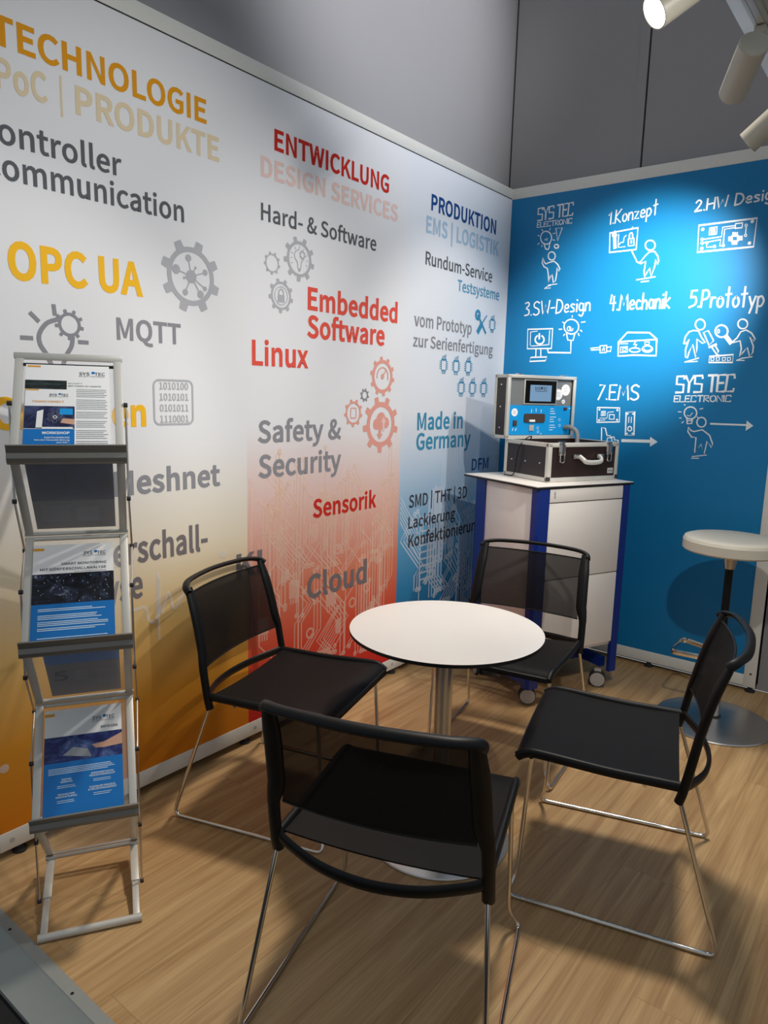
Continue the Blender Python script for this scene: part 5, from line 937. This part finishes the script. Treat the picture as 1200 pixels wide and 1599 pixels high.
# top shelf: white A4 sheet with a narrow flyer in front of it
l = leaflet(2, 'white sheet of grey text on the top shelf of the stand, behind the flyer', -0.100, 0.006, group=g)
pg = MB(); pbox(pg, 0, 0, AW, AH, 0.0004, 'paper'); poly(pg, [(0.004, AH-0.010), (0.034, AH-0.010), (0.034, AH-0.004), (0.004, AH-0.004)], F(0.0012), 'porange'); pg.build('sheet', 'paper', l)
logo(l, 0.186, AH-0.040, 0.062); pc = MB(); pbox(pc, 0.0, AH-0.085, 0.095, AH-0.055, 0.0010, 'pic_eye'); pc.build('picture', 'pic_eye', l)
tx = MB(); letter(tx, 'SECURITY', F(0.0014), 0.098, 0.132, AH-0.066, 0.004, 'pgrey'); letter(tx, 'SET POINT AT ONSITE', F(0.0014), 0.098, 0.176, AH-0.075, 0.004, 'pdark')
for y, n in ((0.200, 5), (0.165, 6), (0.124, 4), (0.094, 4), (0.064, 5), (0.030, 3)): lines(tx, 0.118, 0.190, y, n, 'pgrey')
tx.build('body_text', 'pgrey', l)
l = leaflet(2, 'narrow flyer with a man in a suit over a blue band, on the top shelf', -0.098, 0.007, 0.0095, name='flyer', cat='flyer', group=g)
fw, fh = 0.112, 0.196
pg = MB(); pbox(pg, 0, 0, fw, fh, 0.0004, 'paper'); poly(pg, [(0.0, fh-0.004), (0.030, fh-0.004), (0.030, fh), (0, fh)], F(0.0012), 'porange'); pg.build('sheet', 'paper', l)
pc = MB(); pbox(pc, 0, 0.068, fw, 0.140, 0.0010, 'pic_man'); poly(pc, [(0.026, 0.070), (0.040, 0.070), (0.042, 0.128), (0.028, 0.122)], F(0.0016), 'paper'); poly(pc, [(0.078, 0.112), (0.108, 0.112), (0.108, 0.132), (0.078, 0.132)], F(0.0016), 'cyan')
poly(pc, [(0.080, 0.086), (0.112, 0.080), (0.112, 0.098), (0.086, 0.100)], F(0.0016), 'pskin'); gear(pc, (0.068, 0.104), 0.006, F(0.0016), 'paper', 8, 0.5, 0.7)
for a in range(6): ring(pc, (0.068+0.013*math.cos(a*math.pi/3+0.5), 0.104+0.013*math.sin(a*math.pi/3+0.5)), 0.0048, 0.0054, F(0.0016), 'pgrey', 6)
pc.build('picture', 'pic_man', l)
bb = MB(); pbox(bb, 0, 0, fw, 0.066, 0.0010, 'pblue'); letter(bb, 'WORKSHOP', F(0.0016), 0.040, 0.101, 0.050, 0.0075, 'paper', 0.02); letter(bb, 'DIGITALISIERUNG', F(0.0016), 0.046, 0.101, 0.037, 0.0042, 'paper', 0.01); letter(bb, 'Von der Herausforderung', F(0.0016), 0.024, 0.101, 0.0295, 0.0042, 'paper', 0.006); letter(bb, 'zum Ziel...', F(0.0016), 0.072, 0.101, 0.022, 0.0042, 'paper', 0.006); poly(bb, [(0.040, 0.066), (fw-0.004, 0.066), (fw-0.004, 0.072), (0.040, 0.072)], F(0.0018), 'paper'); bb.build('blue_band', 'pblue', l)
logo(l, 0.098, 0.170, 0.044); tx = MB(); letter(tx, 'TRANSCONNECT', F(0.0014), 0.016, 0.088, 0.152, 0.006, 'porange', -0.008); tx.build('heading', 'porange', l)
# middle shelf
l = leaflet(1, 'leaflet with a dark photo over a blue block, middle shelf of the brochure stand', -0.107, 0.006, tilt=0.0, group=g)
pg = MB(); pbox(pg, 0, 0, AW, AH, 0.0004, 'paper'); poly(pg, [(0.0, AH-0.018), (0.026, AH-0.018), (0.026, AH-0.010), (0, AH-0.010)], F(0.0012), 'porange'); pg.build('sheet', 'paper', l)
pc = MB(); pbox(pc, 0, 0.108, AW, 0.196, 0.0010, 'pic_dark'); rr = random.Random(5)
for _ in range(55): disc(pc, (rr.uniform(0.01, AW-0.01), rr.uniform(0.112, 0.19)), rr.uniform(0.0003, 0.0013), F(0.0015), 'plight', 8)
pc.build('picture', 'pic_dark', l); bb = MB(); pbox(bb, 0, 0, AW, 0.108, 0.0010, 'pblue')
for y, n in ((0.094, 2), (0.076, 3), (0.058, 3), (0.040, 2)): lines(bb, 0.016, 0.182, y, n, 'plight', 0.0048, 0.0020, 0.3)
lines(bb, 0.016, 0.184, 0.014, 2, 'plight', 0.005, 0.0018, 0.1); bb.build('blue_band', 'pblue', l); logo(l, 0.178, AH-0.040, 0.056)
tx = MB(); letter(tx, 'SMART MONITORING', F(0.0014), 0.068, 0.178, 0.221, 0.0072, 'pdark', -0.006); letter(tx, 'MIT KÖRPERSCHALLANALYSE', F(0.0014), 0.018, 0.178, 0.206, 0.0072, 'pdark', -0.006); ribbon(tx, [(0.10, 0.200), (0.178, 0.200)], 0.0014, F(0.0013), 'pgrey'); tx.build('heading', 'pdark', l)
# bottom shelf
l = leaflet(0, 'leaflet showing hands above a blue block, lowest shelf of the brochure stand', -0.102, 0.006, group=g)
pg = MB(); pbox(pg, 0, 0, AW, AH, 0.0004, 'paper'); poly(pg, [(0.0, AH-0.018), (0.024, AH-0.018), (0.024, AH-0.010), (0, AH-0.010)], F(0.0012), 'porange'); pg.build('sheet', 'paper', l)
pc = MB(); pbox(pc, 0, 0.138, AW, 0.208, 0.0010, 'pic_hand'); poly(pc, [(0.118, 0.176), (0.150, 0.180), (0.196, 0.200), (0.196, 0.168), (0.150, 0.164), (0.128, 0.166)], F(0.0015), 'pskin'); poly(pc, [(0.046, 0.156), (0.072, 0.176), (0.108, 0.166), (0.118, 0.144), (0.090, 0.148)], F(0.0015), 'pgrey'); pc.build('picture', 'pic_hand', l)
bb = MB(); pbox(bb, 0, 0, AW, 0.138, 0.0010, 'pblue'); lines(bb, 0.012, 0.185, 0.122, 4, 'plight', 0.0045, 0.0016, 0.2)
for x, y, a_, b_2 in ((0.046, 0.090, 'RAPID', 'SERVICE'), (0.134, 0.096, 'SERIENFERTIGUNG', 'PRODUKTIONSANLAUF'), (0.046, 0.052, 'DESIGN FOR', 'MANUFACTURING'), (0.134, 0.060, 'FLEXIBLER PROZESS', '& PROJEKTMANAGEMENT')):
    for q, tt in enumerate((a_, b_2)):
        hw = len(tt)*0.0017+0.003; letter(bb, tt, F(0.0016), x-hw+0.010, x+hw+0.010, y-0.0062*q, 0.0042, 'plight', 0.012)
    lines(bb, x-0.012, x+0.034, y-0.014, 2, 'plight', 0.0045, 0.0012)
bb.build('blue_band', 'pblue', l); logo(l, 0.178, AH-0.046, 0.058); tx = MB(); letter(tx, 'RAPID EMS', F(0.0014), 0.142, 0.186, AH-0.066, 0.0065, 'pdark', 0.004); tx.build('heading', 'pdark', l)
# sheets carried on the rear side, whose backs show through the return panels
for k, lb in ((2, 'leaflet seen through the underside of the upper return panel, dark blue over grey'), (1, 'leaflet seen through the underside of the lower return panel, blue strip over grey text')):
    A, y, z = sheet_frame(k, True)
    z2 = US.cross(y)
    o = A + US*(-0.098 if k == 2 else -0.084) + y*0.010 - z2*0.0085
    mw = Matrix(((US.x, y.x, z2.x, o.x), (US.y, y.y, z2.y, o.y), (US.z, y.z, z2.z, o.z), (0, 0, 0, 1)))
    l = thing('leaflet', lb, 'leaflet', mw=mw, group=g); hh = 0.292
    pg = MB(); ww = 0.196 if k == 2 else 0.180; pbox(pg, 0, 0, ww, hh, 0.0004, 'shaded_sheet'); pg.build('sheet', 'paper', l)
    if k == 2:
        pc = MB(); pbox(pc, 0, 0.125, ww, hh, 0.0010, 'pic_navy'); pc.build('picture', 'pic_navy', l)
        tx = MB(); lines(tx, 0.02, 0.09, 0.10, 8, 'pgrey', 0.009, 0.002); lines(tx, 0.10, 0.16, 0.09, 7, 'pgrey', 0.009, 0.003); tx.build('body_text', 'pgrey', l)
    else:
        pc = MB(); pbox(pc, 0, 0.20, ww, hh, 0.0010, 'pblue'); pc.build('blue_band', 'pblue', l)
        tx = MB(); letter(tx, '5', F(0.0014), 0.012, 0.050, 0.10, 0.055, 'lcddark', 0.01); lines(tx, 0.07, 0.10, 0.145, 3, 'pgrey', 0.02, 0.004); lines(tx, 0.12, 0.165, 0.145, 9, 'pgrey', 0.010, 0.003); tx.build('body_text', 'pdark', l)

# ================================================================== LIGHT TRACK AND SPOTLIGHTS
t = thing('light_track', 'white lighting track running overhead along the right, carrying the spotlights', 'light track', (1.487, -1.60, 2.60))
MB().box((0, 0, 0.046), (0.112, 3.30, 0.075), bev=0.003).build('beam', 'frame_white', t)
g2 = MB(); g2.box((0.012, 0, -0.004), (0.040, 3.30, 0.022), bev=0.002); g2.build('track_profile', 'lampwhite', t)
for x in (0.002, 0.022): MB().box((x, 0, -0.0155), (0.005, 3.28, 0.002)).build('groove', 'greyplastic', t)
def lamp(label, yy, centre, aim, power, angle, blend=0.6):
    c_ = Vector(centre); d = (Vector(aim)-c_).normalized()
    t = thing('spotlight', label, 'spotlight', c_, group='white spotlights on the track')
    R_ = d.to_track_quat('Z', 'Y').to_matrix(); r, L = 0.043, 0.098
    MB().lathe([(r-0.004, L-0.016), (r-0.0035, L), (r, L), (r, -L+0.004), (r-0.004, -L), (r-0.006, -L)], (0, 0, 0), 40, None, R_).build('housing', 'lampwhite', t)
    MB().lathe([(0, -L+0.0045), (r-0.005, -L+0.0045), (r-0.005, -L+0.007), (0, -L+0.007)], (0, 0, 0), 36, None, R_).build('end_cap', 'lampback', t)
    MB().lathe([(0, L-0.014), (r-0.005, L-0.014), (r-0.005, L-0.012), (0, L-0.012)], (0, 0, 0), 36, None, R_).build('lens', 'lens', t)
    top = Vector((1.499, yy, 2.580))-c_
    MB().tube([top, Vector((0, 0, 0.0))+top*0.12], 0.007, 10).build('stem', 'lampwhite', t)
    MB().box(top+Vector((0, 0, -0.008)), (0.034, 0.085, 0.020), bev=0.003).build('adapter', 'lampwhite', t)
    l = spot('lamp_light', (0, 0, 0), (0, 0, -1), power, angle, blend, 0.03); l.location = d*(L+0.004); l.rotation_euler = d.to_track_quat('-Z', 'Y').to_euler(); l.parent = t
lamp('spotlight nearest the viewer at the top edge, its lit face towards the left', -1.80, (1.440, -1.77, 2.47), (0.30, -2.90, 1.25), 40, 60)
lamp('white spotlight in the upper right corner, aimed away at the blue wall', -1.18, (1.473, -1.26, 2.45), (0.80, 0.0, 1.93), 300, 50, 1.0)
lamp('white spotlight farthest along the track, cut by the right edge below its neighbour', -0.70, (1.462, -0.74, 2.455), (0.0, -0.55, 1.35), 45, 70, 0.7)
